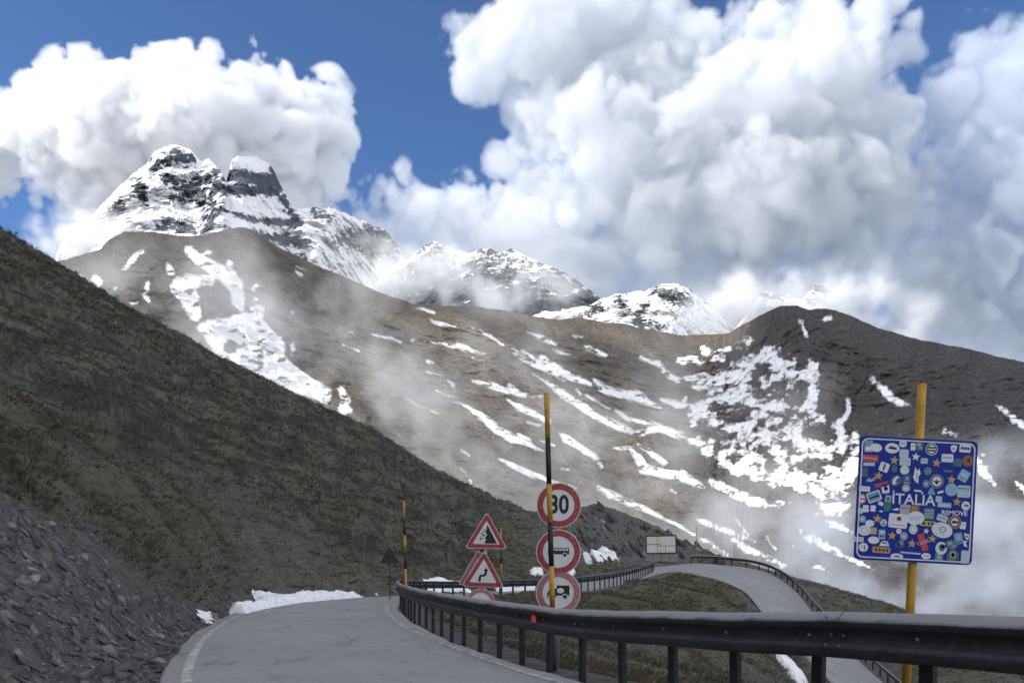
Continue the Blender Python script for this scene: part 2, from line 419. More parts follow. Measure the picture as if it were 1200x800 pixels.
six, _ = catmull(np.c_[mid_, eL - eR], .3)
for _ in range(10): six[1:-1] = .25 * six[:-2] + .5 * six[1:-1] + .25 * six[2:]
cen = six[:, :3]; wid = six[:, 3:]
cen_s = np.r_[0, np.cumsum(np.linalg.norm(np.diff(cen[:, :2], axis=0), axis=1))]
hws = np.linalg.norm(wid[:, :2], axis=1) / 2
cnl = wid[:, :2] / (2 * hws)[:, None]                # towards the left edge
tilt = wid[:, 2] / (2 * hws)                         # cross fall
desc = np.array([(np.array(P(*a)) + np.array(P(*b))) / 2 for a, b in zip(out_px, in_px)])

# ------------------------------------------------------------------ near terrain
ridge_px = [(0, 275, 74), (60, 306, 75), (100, 334, 76), (150, 361, 77), (200, 388, 78), (250, 416, 79), (300, 440, 80), (350, 464, 81),
            (400, 487, 82), (440, 505, 83), (480, 529, 84), (520, 552, 86), (560, 574, 90), (590, 585, 96), (620, 599, 100), (660, 603, 104),
            (685, 594, 106), (695, 592, 106), (720, 597, 107), (760, 611, 108), (800, 631, 108), (830, 646, 107), (842, 654, 106), (900, 667, 104), (960, 683, 100),
            (1010, 697, 95), (1060, 713, 90), (1110, 733, 80), (1200, 765, 70)]
inner_px = [  # hillside on the left
    (-60, 800, 7.6), (0, 800, 8.6), (60, 800, 9.3), (120, 800, 9.9), (-60, 700, 9.2), (0, 700, 10.6), (60, 700, 12.0), (120, 700, 13.8), (180, 720, 15.6), (0, 620, 12.9), (80, 620, 16),
    (150, 620, 19.5), (-60, 560, 13), (0, 540, 16.5), (150, 560, 24), (0, 460, 22.5), (150, 470, 35), (0, 380, 35), (150, 410, 50), (60, 350, 50), (-100, 420, 24), (-100, 330, 38),
    (230, 690, 21.8), (250, 620, 30), (250, 540, 40), (250, 470, 55), (330, 670, 35.5), (330, 600, 44), (330, 520, 59), (400, 680, 44), (400, 610, 53), (400, 540, 67),
    (470, 690, 50), (470, 640, 58), (470, 580, 70), (540, 682, 58), (540, 640, 67), (540, 600, 79), (600, 672, 68), (600, 640, 82), (600, 610, 92),
    # outcrop beyond the far road
    (660, 661, 80), (660, 630, 92), (700, 656, 88), (700, 620, 97), (750, 657, 93), (750, 630, 100), (800, 654, 98), (800, 640, 103), (690, 600, 104),
    # hollow inside the bend and knoll
    (690, 800, 12.5), (700, 760, 19), (700, 730, 29), (700, 708, 41), (640, 730, 26), (620, 708, 36), (640, 695, 44), (780, 790, 16), (780, 750, 27), (780, 720, 41), (760, 690, 58),
    (850, 795, 17), (850, 760, 31), (850, 730, 45), (835, 700, 58), (812, 684, 66), (800, 695, 58), (850, 694, 68), (880, 760, 37), (900, 780, 37), (918, 800, 42), (870, 715, 60),
    (1000, 930, 19), (1150, 900, 19), (1150, 860, 36), (1100, 880, 30), (1095, 800, 54), (1130, 785, 60), (1190, 790, 60), (1000, 720, 76), (940, 690, 93), (1040, 725, 78), (1040, 870, 36), (960, 850, 30), (930, 850, 28)]
cp = []
for i in range(0, len(cen), 12):
    for o in (-hws[i] - .35, 0, hws[i] + .35):
        p = cen[i, :2] + cnl[i] * o
        cp.append((p[0], p[1], cen[i, 2] + tilt[i] * o - .02))
for q in inner_px: cp.append(tuple(P(*q)))
rid = np.array([P(*q) for q in ridge_px])
for q in rid: cp.append(tuple(q))
cp += [(-14, 3, 6.0), (-9, 0, 3.0), (-12, -20, 6), (-30, 5, 19), (-60, 20, 45), (-110, 35, 94), (-120, -50, 106), (-60, -50, 48), (-25, -40, 18), (-200, 60, 165), (-200, -100, 170),  # left-hand hill outside the view raised high to shade the road
       (-120, 95, 88), (-95, 130, 50), (-180, 140, 120), (-300, 0, 230), (-300, 150, 210), (12, -10, -1.5), (30, 0, -9), (60, 10, -24), (30, 25, -7), (60, 50, -22), (100, 0, -50), (90, 80, -42), (50, 90, -12),
       (30, -40, -6), (80, -60, -40), (0, -80, 0), (-40, -120, 40), (160, 60, -80), (160, -60, -85), (120, 140, -70), (0, 180, -45), (-60, 200, -30), (70, 160, -50)]
cp = np.array(cp)
_, ui = np.unique(np.round(cp[:, :2], 1), axis=0, return_index=True); cp = cp[ui]
fit = rbf_fit(cp[:, :2], cp[:, 2], .02)
rid_px = np.array([r[0] for r in ridge_px]); rid_t = np.array([r[2] for r in ridge_px]); rid_zz = rid[:, 2]
def road_near(x, y):
    """distance to the road's centre line, side and height there"""
    d = np.full(len(x), 1e9); z = np.zeros(len(x)); sd_ = np.zeros(len(x)); ss = np.zeros(len(x))
    c = cen[::2]; n_ = cnl[::2]; s_ = cen_s[::2]; w_ = hws[::2] - HW; tl = tilt[::2]; c2 = (c[:, :2] ** 2).sum(1)
    for i in range(0, len(x), 20000):
        q = np.stack([x[i:i + 20000], y[i:i + 20000]], -1)
        dd = c2[None] - 2 * q @ c[:, :2].T; k = dd.argmin(1); r = q - c[k, :2]
        sl = (r * n_[k]).sum(-1)
        d[i:i + 20000] = np.maximum(np.hypot(r[:, 0], r[:, 1]) - w_[k], 0); ss[i:i + 20000] = s_[k]
        z[i:i + 20000] = c[k, 2] + tl[k] * np.clip(sl, -hws[::2][k] - 1, hws[::2][k] + 1); sd_[i:i + 20000] = sl
    m = np.nonzero((x > 8) & (x < 45) & (y > 34) & (y < 104))[0]
    if len(m):
        kk_ = np.nonzero(cen[:, 0] > 8)[0][::2]; lat = np.linspace(-1, 1, 13)
        rb = (cen[kk_][:, None] + .5 * wid[kk_][:, None] * lat[None, :, None]).reshape(-1, 3); r2 = (rb[:, :2] ** 2).sum(1)
        for i in range(0, len(m), 6000):
            q = np.stack([x[m[i:i + 6000]], y[m[i:i + 6000]]], -1)
            dd = r2[None] - 2 * q @ rb[:, :2].T; k = dd.argmin(1); dist = np.hypot(*(q - rb[k, :2]).T)
            near = dist < 12; mm_ = m[i:i + 6000][near]
            d[mm_] = HW + np.maximum(dist[near] - .3, -.5); z[mm_] = rb[k[near], 2] - .08
    return d, z, sd_, ss
def height(x, y, detail=True):
    x = np.asarray(x, float).ravel(); y = np.asarray(y, float).ravel()
    h = rbf_eval(fit, np.stack([x, y], -1))
    px = 600 + F * x / np.maximum(y, 5)
    d, rz, sdv, ss = road_near(x, y)
    if detail:
        away = sstep(2.6, 6.5, d)
        hb = h.copy()
        left = sstep(700, 560, px)
        h = h + away * (.25 * fbm(x / 6, y / 6, 1.2, 3))
        # terracettes that follow the contours of the hillside
        ter = ridged(hb / .9 + .35 * fbm(x / 3, y / 3, 5.0, 2), (y + .3 * x) / 9, 2.2, 3)
        h = h + away * left * .30 * ter * np.clip(y / 30, .5, 1.6)
        h = h + sstep(2.5, 3.6, d) * .07 * fbm(x / .8, y / .8, 0.3, 4)
        # tilted slate beds of the outcrop
        oc = sstep(560, 640, px) * sstep(870, 800, px) * sstep(74, 88, y) * sstep(4, 7, d)
        q = (x * .75 + h * .66 + .15 * y)
        h = h + oc * (.55 * ridged(q / 1.6, (h - x * .4) / 7, y / 9, 3) + .3 * fbm(x / 2, y / 2, h / 2, 3))
    # land falls away behind the crest line
    rt = np.interp(px, rid_px, rid_t); rz_ = np.interp(px, rid_px, rid_zz)
    lim = rz_ - .55 * (y - rt) + (.22 * fbm(x / 1.7, y / 1.7, .7, 4) + .40 * fbm(x / 8, y / 8, .2, 3) if detail else 0)
    relax = sstep(-60, -260, px) * 200
    vis = y > 40
    lim = np.where(y > rt, lim, EYE + (rz_ - EYE) * y / rt + (rt - y) * .004 + (.22 * fbm(x / 1.7, y / 1.7, .7, 4) + .40 * fbm(x / 8, y / 8, .2, 3) if detail else 0))
    h = np.where(vis & (y > rt - 12), np.minimum(h, lim + relax), h)
    # bed of the road
    b = sstep(HW + .25, HW + 1.6, d)
    h = (rz - .06) * (1 - b) + h * b
    return h
# polar sheet, fine where the photograph looks
ang = np.r_[np.arange(-180, -36, 3.0), np.arange(-36, 36, .095), np.arange(36, 180, 3.0)]
rad = np.r_[.6, 1.6, 2.6, 3.4 * 1.0095 ** np.arange(0, 385), np.geomspace(131, 420, 30)]
A, Rr = np.meshgrid(np.radians(ang), rad)
gx = (Rr * np.sin(A)).ravel(); gy = (Rr * np.cos(A)).ravel()
gz = height(gx, gy)
d_, rz_, sd_, ss_ = road_near(gx, gy)
gpx = 600 + F * gx / np.maximum(gy, .1); gpy = HOR - F * (gz - EYE) / np.maximum(gy, .1)
scree_poly = [(-400, 430), (-100, 535), (0, 578), (50, 598), (100, 628), (150, 660), (200, 690), (236, 715), (262, 733), (205, 800), (170, 900), (-400, 900)]
front = (gy > 3) & (gx < 0)
ins = inpoly(gpx, gpy, scree_poly); pd = polydist(gpx, gpy, scree_poly)
turf = np.where(front, np.where(ins, .5 - np.minimum(pd / 130, .5), .5 + np.minimum(pd / 110, .5)), 1.0)
turf = np.where((gy <= 3) & (sd_ > 0) & (d_ < 9), .1, turf)
oc = sstep(590, 650, gpx) * sstep(860, 800, gpx) * sstep(76, 88, gy)
turf = np.minimum(turf, 1 - oc * .62)
shoulder = (d_ < HW + .9) & (d_ > HW - .2)
turf = np.where(shoulder, np.minimum(turf, .25), turf)
green = sstep(560, 640, gpx) * sstep(900, 840, gpx) * sstep(20, 50, gy) * sstep(80, 66, gy) * (.5 + .8 * fbm(gx / 6, gy / 6, 9.0, 3))
green = np.clip(green, 0, 1)
scar_shade = np.clip((ridged(gz / .8 + .5 * fbm(gx / 3, gy / 3, 3.0, 2), (gy + .3 * gx) / 5, 4.4, 3) - .75) * 2.0, 0, 1) * sstep(640, 560, gpx) * sstep(3.5, 9, d_)  # dark scars, with ledge shadows painted in along the contours
ground = obj('ground', new_mesh('ground', np.stack([gx, gy, gz], -1), grid_faces(len(rad), len(ang))[:, ::-1].copy(), M['ground'], True, {'turf': turf, 'green': green, 'scar_shade': scar_shade}))
tag(ground, 'dark grassy mountainside and hollows around the bending pass road', kind='structure')

_hx = np.linspace(3, 130, 900)
def ground_hit(px, py):
    """where the view through photo pixel (px, py) meets the ground"""
    x = _hx * (px - 600) / F; z = EYE + _hx * (HOR - py) / F
    h = height(x, _hx, False)
    k = np.nonzero(z < h)[0]
    i = k[0] if len(k) else len(_hx) - 1
    i = max(i, 1)
    a = z[i - 1] - h[i - 1]; b = h[i] - z[i]; f = a / (a + b + 1e-9)
    t = _hx[i - 1] + f * (_hx[i] - _hx[i - 1])
    return np.array([t * (px - 600) / F, t, EYE + t * (HOR - py) / F])
def hz(x, y): return float(height(np.array([x]), np.array([y]))[0])

# ------------------------------------------------------------------ road
offs = np.array([-HW - .12, -HW, -1.5, -.7, 0, .7, 1.5, HW, HW + .12])
crown = np.array([-.10, 0, .02, .035, .04, .035, .02, 0, -.10])
edge = .09 * fbm(cen_s / 1.3, 0 * cen_s, 4.4, 3)
rv = []
for o, c in zip(offs, crown):
    oo = o * hws / HW + (edge * np.sign(o) if abs(o) > 2 else 0)
    rv.append(np.c_[cen[:, :2] + cnl * np.reshape(oo + 0 * cen_s, (-1, 1)), cen[:, 2] + tilt * oo + c])
rv = np.stack(rv, 1).reshape(-1, 3)
road = tag(obj('road', new_mesh('road', rv, grid_faces(len(cen), len(offs)), M['asphalt'], True)), 'narrow worn asphalt pass road curving around the hillside', kind='structure')
def line_strip(s0, s1, off, w, parent, seed=0):
    k = (cen_s >= s0) & (cen_s <= s1)
    c = cen[k]; n_ = cnl[k]; s_ = cen_s[k]; ex = (hws[k] - HW) * np.sign(off)
    cr = np.interp(off, offs, crown); rag = .02 * fbm(s_ / .5, s_ * 0 + seed, 1.0, 3)
    a = np.c_[c[:, :2] + n_ * (off - w / 2 + rag + ex)[:, None], c[:, 2] + tilt[k] * (off - w / 2 + rag + ex) + np.interp(off - w / 2, offs, crown) + .006]
    b = np.c_[c[:, :2] + n_ * (off + w / 2 + rag * .6 + ex)[:, None], c[:, 2] + tilt[k] * (off + w / 2 + rag * .6 + ex) + np.interp(off + w / 2, offs, crown) + .006]
    return obj('edge_line', new_mesh('edge_line', np.stack([a, b], 1).reshape(-1, 3), grid_faces(len(c), 2)[:, ::-1].copy(), M['line']), parent)
i_front = np.argmin(np.hypot(cen[:, 0] + 2, cen[:, 1] - 6)); s_front = cen_s[i_front]
i_far = np.argmin(np.hypot(*(cen[:, :2] - np.array([-6.6, 31])).T)); s_far = cen_s[i_far]
i_desc = np.argmin(np.hypot(*(cen[:, :2] - desc[0, :2]).T)); s_desc = cen_s[i_desc]
line_strip(s_front - 8, s_far - 5.5, 2.02, .13, road, 1)
line_strip(s_front - 8, s_front + 8.6, -2.02, .12, road, 2)
line_strip(s_front + 9.2, s_front + 11.3, -2.0, .13, road, 5)
line_strip(s_front + 12.0, s_far + 1, -1.98, .15, road, 3)
line_strip(s_desc - 5, cen_s[-1], -2.0, .14, road, 4)
line_strip(s_desc + 3, cen_s[-1], 2.05, .12, road, 6)

# ------------------------------------------------------------------ mountains
valley = obj('valley_floor', new_mesh('valley_floor', [(-13000, -3300, -420), (13000, -3300, -420), (13000, 8500, -420), (-13000, 8500, -420)], [(0, 1, 2, 3)],
             plain('valley_turf', (.075, .07, .05), .95, 0, .4, .004)))
tag(valley, 'valley floor far below the pass, under cloud', kind='structure')
def rescale(ch, ox, oy, s): return [[(x / s + ox, y / s + oy, r / s) for x, y, r in c] for c in ch]
def mountain(name, label, ridge, ctrl, base_py, ncol, nrow, rel, lam, snow_fn, mat, rough_sky=0.6, vpow=1.0, seed=0.0, ani=(1, 1, 1), gully=0.0, relmod=None):
    """relief between a crest line and a foot, each point at its own distance"""
    rg = np.array(ridge, float)
    px = np.linspace(rg[0, 0], rg[-1, 0], ncol)
    pyr = np.interp(px, rg[:, 0], rg[:, 1])
    jag = rough_sky * fbm(px / 11 + seed, px * 0, seed, 5, .6)
    pyr = pyr + jag
    pts = np.vstack([rg[:, :3], np.array(ctrl, float)])
    ft = rbf_fit(pts[:, :2] / 100, np.log(pts[:, 2]), .0)
    v = np.linspace(0, 1, nrow) ** vpow
    PX = np.repeat(px[None], nrow, 0); PY = pyr[None] + v[:, None] * (base_py - pyr)[None]
    T = np.exp(rbf_eval(ft, np.stack([PX.ravel(), PY.ravel()], -1) / 100))
    W = P(PX.ravel(), PY.ravel(), T)
    a, b, c = (W / lam * np.array(ani)).T
    n = ridged(a + seed, b, c, 6, .52) * .5 + .3 * fbm(a * 3.1, b * 3.1, c * 3.1 + seed, 4, .6)
    fade = .25 + .75 * sstep(0, .1, v)[:, None].repeat(ncol, 1).ravel()
    X_ = PX.ravel(); Y_ = PY.ravel()
    rt_ = sstep(820, 960, X_)                     # fall line swings from down-right to straight down
    ac = (Y_ * .82 - X_ * .50) * (1 - rt_) + (X_ * .9 + Y_ * .25) * rt_
    al = (X_ * .8 + Y_ * .5) * (1 - rt_) + (Y_ * .9 - X_ * .2) * rt_
    gl = ridged(ac / 26 + .5 * fbm(X_ / 60, Y_ / 60, seed, 3), al / 190, seed, 4, .55)
    if relmod is not None: fade = fade * relmod(X_, Y_)
    T2 = T * (1 - rel * n * fade - gully * gl * fade)
    W = P(PX.ravel(), PY.ravel(), T2)
    # far side of the crest
    top = W[:ncol]; far = []
    for k, (dy, dz) in enumerate(((.012, .004), (.04, .03), (.12, .12), (.3, .4))):
        q = top.copy(); q[:, :2] *= (1 + dy); q[:, 2] -= dz * rg[:, 2].mean(); far.append(q)
    V = np.vstack([np.vstack(far[::-1]), W]); nf = 4 * ncol
    sn = snow_fn(PX.ravel(), PY.ravel(), W, n); tn = sn[1]; sn = sn[0]
    stk_ = np.clip((gl - .5) * .9, 0, 1) if gully else np.clip((n - .35) * .8, 0, 1); stk_ = np.r_[np.tile(stk_[:ncol], 4), stk_]
    sn = np.r_[np.tile(sn[:ncol], 4), sn]; tn = np.r_[np.tile(tn[:ncol], 4), tn]
    o = obj(name, new_mesh(name, V, grid_faces(nrow + 4, ncol)[:, ::-1].copy(), mat, True, {'snow': sn, 'tone': tn, 'streak': stk_}))
    return tag(o, label, kind='structure')

mid_ridge = [(-150, 430, 1300), (0, 350, 1400), (40, 328, 1450), (67, 307, 1500), (118, 292, 1600), (128, 280, 1640), (145, 272, 1700), (169, 271, 1720), (189, 273, 1740), (219, 277, 1780), (243, 275, 1820),
             (280, 266, 1900), (294, 268, 1930), (314, 282, 1980), (338, 295, 2020), (371, 311, 2100), (400, 322, 2160), (440, 341, 2240), (484, 356, 2330), (511, 359, 2400), (552, 358, 2480), (579, 362, 2530),
             (623, 370, 2600), (656, 375, 2680), (677, 371, 2720), (704, 377, 2780), (737, 380, 2850), (754, 385, 2880), (800, 393, 2920), (854, 391, 2700), (867, 382, 2600), (891, 369, 2420), (915, 358, 2250),
             (935, 358, 2180), (948, 363, 2140), (969, 361, 2090), (989, 367, 2050), (1029, 384, 1960), (1070, 396, 1870), (1104, 403, 1800), (1137, 409, 1730), (1171, 418, 1650), (1200, 424, 1600), (1300, 452, 1450), (1420, 500, 1300)]
mid_ctrl = [(-150, 760, 500), (100, 760, 560), (300, 760, 640), (500, 760, 720), (700, 760, 800), (900, 760, 800), (1050, 760, 620), (1200, 760, 540), (1420, 760, 480),
            (200, 400, 1250), (300, 420, 1330), (420, 480, 1300), (520, 480, 1500), (600, 520, 1420), (700, 480, 1850), (700, 600, 1250), (800, 480, 2050), (800, 620, 1250), (860, 450, 2250), (870, 520, 1800), (930, 430, 1850),
            (945, 490, 1560), (900, 600, 1250), (1000, 470, 1720), (1080, 520, 1350), (1150, 560, 1080), (1000, 620, 1050), (240, 330, 1560), (150, 330, 1450)]
chA = [[(110, 37, 2), (160, 45, 6), (205, 60, 4)], [(245, 55, 7)], [(5, 68, 3), (60, 92, 4)], [(290, 57, 3), (350, 68, 5), (410, 75, 12), (450, 90, 10), (495, 103, 4)], [(455, 115, 3), (500, 126, 3)],
       [(480, 20, 3), (520, 45, 6), (560, 72, 4)], [(645, 25, 5), (700, 48, 12), (745, 70, 8)], [(735, 85, 4), (765, 98, 9), (793, 104, 4)], [(803, 38, 4), (835, 45, 6)], [(845, 75, 5), (860, 82, 10), (915, 108, 8)],
       [(600, 80, 4), (640, 100, 10), (670, 135, 16), (730, 150, 22), (780, 180, 18), (865, 205, 8)], [(700, 115, 14), (720, 140, 10)], [(600, 105, 6), (640, 125, 10), (680, 140, 8)],
       [(455, 197, 3), (510, 210, 10), (580, 230, 12), (640, 245, 10)], [(585, 210, 8), (620, 232, 8)], [(655, 252, 3), (695, 248, 5)], [(330, 230, 3), (370, 245, 4), (405, 257, 3)],
       [(378, 268, 4), (440, 285, 9), (500, 325, 14), (540, 365, 16), (590, 395, 16), (650, 415, 12), (700, 438, 5)], [(620, 390, 12), (655, 400, 6)], [(580, 262, 5), (620, 290, 14), (670, 310, 14), (720, 335, 10)],
       [(650, 340, 6), (690, 352, 6)], [(690, 402, 5), (735, 420, 5)], [(665, 175, 3), (720, 205, 6), (760, 235, 14), (820, 275, 14), (880, 315, 14), (950, 350, 14), (1020, 380, 10), (1100, 360, 18), (1185, 385, 14)],
       [(880, 195, 10), (910, 225, 14), (960, 240, 16), (1030, 250, 20), (1080, 275, 12), (1110, 290, 6)], [(1040, 115, 6), (1100, 140, 12), (1140, 180, 14), (1170, 190, 8)], [(1165, 130, 5), (1185, 125, 10)],
       [(1110, 260, 6), (1160, 275, 10), (1185, 285, 12)], [(750, 375, 4), (780, 395, 14), (830, 425, 14), (880, 460, 14), (905, 490, 7)], [(545, 468, 4), (590, 490, 12), (640, 510, 12), (700, 535, 10), (750, 548, 6)],
       [(415, 430, 3), (445, 455, 5)], [(415, 500, 3), (450, 545, 4)], [(220, 252, 2), (260, 280, 4), (292, 297, 3)], [(310, 300, 4), (342, 307, 3)],
       [(940, 430, 4), (1000, 430, 8), (1030, 460, 14), (1050, 500, 20), (1120, 520, 16), (1185, 520, 16)], [(1030, 415, 5), (1080, 450, 14), (1120, 480, 12)],
       [(890, 565, 6), (940, 590, 14), (1000, 620, 12), (1060, 645, 10), (1120, 675, 8), (1185, 705, 6)], [(765, 498, 6), (785, 505, 3)], [(790, 560, 5), (815, 568, 3)], [(300, 130, 6), (320, 133, 3)],
       [(300, 163, 3), (345, 180, 5)], [(370, 195, 6), (390, 215, 6)], [(850, 245, 5), (930, 295, 6)], [(1145, 575, 6), (1160, 585, 3)], [(820, 225, 6), (830, 240, 5)], [(950, 300, 6), (1000, 330, 5), (1060, 340, 8), (1150, 365, 8)],
       [(255, -58, 2), (300, -48, 7), (325, -42, 4)], [(305, -20, 3), (345, -3, 8), (395, 10, 3)], [(450, 15, 6)], [(0, 225, 14), (15, 265, 18), (10, 290, 20), (30, 300, 10)]]
chC = [[(0, 245, 14), (30, 240, 8), (70, 260, 6)], [(75, 205, 10), (100, 215, 10)], [(100, 240, 8), (150, 225, 14), (190, 200, 20), (240, 180, 8)], [(240, 235, 12), (300, 225, 16), (340, 208, 8)],
       [(20, 310, 8), (100, 310, 14), (170, 300, 24), (220, 280, 22), (270, 295, 10)], [(60, 340, 8), (120, 350, 12), (180, 370, 30), (230, 400, 36), (280, 420, 34), (330, 440, 30), (300, 380, 16), (310, 350, 14)],
       [(10, 385, 8), (60, 430, 22), (130, 460, 26), (200, 490, 30), (270, 500, 26), (330, 500, 34), (380, 470, 26), (400, 510, 20)], [(320, 300, 14), (340, 260, 16), (380, 260, 12), (430, 290, 10), (420, 300, 4)],
       [(375, 300, 12), (385, 340, 14), (395, 370, 8)], [(465, 260, 10), (470, 290, 6), (450, 330, 14), (440, 380, 24), (440, 410, 22), (460, 455, 24)], [(575, 385, 6), (575, 420, 8), (545, 460, 12), (550, 490, 10), (540, 560, 20)],
       [(420, 545, 16), (480, 555, 14), (540, 570, 20)], [(130, 510, 20), (200, 540, 22), (230, 600, 26), (260, 640, 26), (290, 640, 20)], [(240, 560, 20)],
       [(330, 560, 20), (370, 600, 18), (420, 660, 30), (480, 700, 40), (560, 640, 30), (600, 600, 20)], [(520, 740, 40)], [(0, 505, 8), (60, 540, 12), (130, 580, 14), (200, 640, 12)], [(0, 650, 14), (70, 680, 8)],
       [(100, 660, 12), (170, 700, 16), (240, 730, 16), (290, 745, 10)], [(600, 500, 8), (600, 560, 14)], [(660, 310, 8), (690, 340, 10), (720, 370, 14), (760, 390, 8), (795, 400, 4)], [(480, 103, 4), (510, 98, 6)],
       [(410, 105, 4), (415, 125, 7), (430, 150, 4)], [(1090, 400, 4), (1130, 430, 10), (1185, 475, 8)], [(1025, 590, 10), (1045, 630, 12), (1085, 675, 5)], [(1040, 570, 6)], [(1155, 665, 6), (1185, 690, 10)], [(915, 490, 8), (945, 505, 5)]]
chD = [[(50, 145, 6), (100, 165, 10), (180, 195, 10), (250, 220, 6)], [(190, 150, 4), (230, 200, 8)], [(180, 215, 10), (230, 250, 14), (300, 280, 12), (355, 305, 8)], [(0, 175, 4), (80, 220, 6), (160, 265, 6)],
       [(430, 190, 20), (480, 230, 14), (560, 270, 10), (640, 305, 6), (690, 330, 3)], [(510, 150, 10), (590, 190, 8)], [(465, 310, 8), (495, 318, 6)], [(290, 205, 4), (325, 250, 5)], [(390, 240, 8)]]
chL = [[(95, 470, 6), (120, 495, 8)], [(165, 460, 4)], [(170, 490, 12), (185, 505, 11), (165, 525, 7)], [(305, 415, 10), (285, 440, 10), (265, 460, 6)], [(320, 405, 8)], [(235, 525, 6)], [(410, 445, 8), (420, 465, 15)],
       [(345, 505, 8), (335, 540, 8), (345, 565, 6)], [(290, 575, 6), (310, 570, 5)], [(480, 400, 20), (510, 430, 20), (545, 405, 7)], [(510, 430, 20), (560, 460, 26), (600, 480, 30), (630, 520, 26), (640, 560, 24), (650, 590, 12)],
       [(610, 445, 14), (600, 470, 10)], [(450, 520, 34), (480, 560, 34), (500, 610, 22)], [(470, 500, 24), (540, 500, 20)], [(560, 660, 40), (620, 680, 40), (680, 640, 42), (700, 600, 26)], [(680, 640, 40), (720, 690, 44), (760, 720, 34)],
       [(590, 720, 34), (520, 650, 16)], [(690, 525, 9), (700, 510, 5)], [(695, 560, 9)], [(765, 690, 8), (780, 685, 5)], [(820, 700, 6), (815, 740, 6)], [(830, 470, 5), (845, 480, 7)], [(830, 452, 2), (860, 463, 3)],
       [(1000, 668, 3), (1015, 669, 3)], [(1085, 678, 3), (1140, 688, 5), (1170, 700, 5)], [(815, 605, 4)], [(830, 635, 4)]]
chK = [[(760, 385, 45), (840, 350, 36), (900, 420, 44), (960, 500, 44), (1050, 560, 36), (1120, 600, 32)], [(830, 470, 40), (930, 540, 40), (1020, 600, 30)]]
isl = rescale([[(270, 470, 18), (310, 482, 10)], [(395, 545, 22), (430, 570, 14)], [(300, 600, 18), (312, 672, 20)], [(150, 415, 12)], [(60, 470, 16), (130, 530, 16)]], 800, 340, 2.9625) + rescale([[(740, 290, 34), (790, 300, 20)], [(800, 432, 20)], [(903, 465, 10)]], 0, 260, 2.9625)
mid_chains = rescale(chA, 400, 380, 2.9625) + [[(a, b, r * 1.2) for a, b, r in c] for c in rescale(chC, 800, 340, 2.9625)] + rescale(chD, 800, 560, 3.0) + rescale(chL, 50, 150, 2.79) + rescale(chK, 0, 260, 2.9625)
def mid_snow(x, y, W, n):
    s = chain_sdf(x, y, mid_chains)
    s = np.minimum(s, -chain_sdf(x, y, isl) + 0)
    rk = 7 * (.62 - fbm(x / 15, y / 7, .5, 4, .6)); s = np.where(s > 1.5, np.minimum(s, np.maximum(rk, -4)), s)
    rt_ = sstep(820, 960, x); ac = (y * .82 - x * .50) * (1 - rt_) + (x * .9 + y * .25) * rt_; al = (x * .8 + y * .5) * (1 - rt_) + (y * .9 - x * .2) * rt_
    s = s + 2.2 * perlin(ac / 5.5, al / 34, 1.0) + 1.2 * perlin(ac / 2.6, al / 12, 4.0)
    cq = [(800, 440), (835, 405), (880, 392), (915, 405), (945, 398), (965, 425), (958, 470), (990, 500), (1004, 525), (1000, 610), (940, 620), (900, 595), (860, 560), (815, 530), (795, 485)]
    dq = polydist(x, y, cq) * np.where(inpoly(x, y, cq), 1, -1); wq = sstep(-14, 16, dq)
    n2 = fbm(x / 17 + .15 * y / 10, y / 11, 6.6, 5, .62)
    s = s * (1 - .62 * wq) + wq * (6.5 * n2 + .6 + .8 * perlin(ac / 4, al / 25, 8.0)) + sstep(780, 830, x) * (1 - wq) * 2.0 * n2
    s = np.clip(s, -9, 9) - .5
    tone = sstep(830, 890, x + .3 * (y - 400) + 12 * fbm(x / 40, y / 40, 0, 3))
    tone = np.maximum(tone, sstep(330, 260, x) * .6)
    return s, tone
mountain('mountain', 'brown mountain flank streaked with snow patches, peak to the right', mid_ridge, mid_ctrl, 765, 1050, 400, .024, 190.0, mid_snow,
         m_mount('brown_scree_and_snow', (.235, .195, .158), (.300, .250, .202), (.122, .118, .120), 1.7, 1.9, 2.3, 1.0, .9), .9, 1.0, 3.3, (1, 1, 1), .007)

viso = [(30, 345, 5500), (64, 306, 5700), (71, 286, 5900), (90, 272, 6000), (107, 257, 6100), (114, 245, 6200), (134, 223, 6350), (157, 204, 6500), (172, 191, 6600), (182, 177, 6700), (199, 170, 6800), (211, 170, 6820), (225, 177, 6800), (236, 189, 6800), (245, 186, 6780), (258, 198, 6750),
        (265, 213, 6720), (268, 204, 6620), (271, 189, 6600), (279, 183, 6700), (297, 184, 6950), (315, 191, 7150), (322, 202, 7200), (331, 222, 7250), (344, 241, 7250), (349, 244, 7050), (372, 244, 7200), (390, 244, 7300), (408, 252, 7500), (437, 263, 7850), (455, 272, 8100), (467, 288, 8300), (485, 325, 8400), (520, 352, 8400)]
viso_c = [(30, 380, 5300), (120, 380, 5400), (200, 380, 5300), (250, 380, 5300), (300, 380, 5600), (350, 380, 5900), (400, 380, 6200), (460, 380, 7200), (520, 380, 7600), (190, 230, 6350), (150, 260, 5950), (200, 270, 5950), (240, 230, 6550), (232, 260, 6250), (215, 205, 6650),
          (263, 215, 6300), (252, 245, 6050), (245, 275, 5750), (290, 215, 6600), (310, 240, 6750), (335, 275, 6750), (290, 265, 6150), (320, 300, 6300), (275, 240, 6250), (355, 265, 6800), (383, 260, 7000), (372, 290, 6650), (410, 285, 7250), (440, 300, 7700), (405, 315, 6900)]
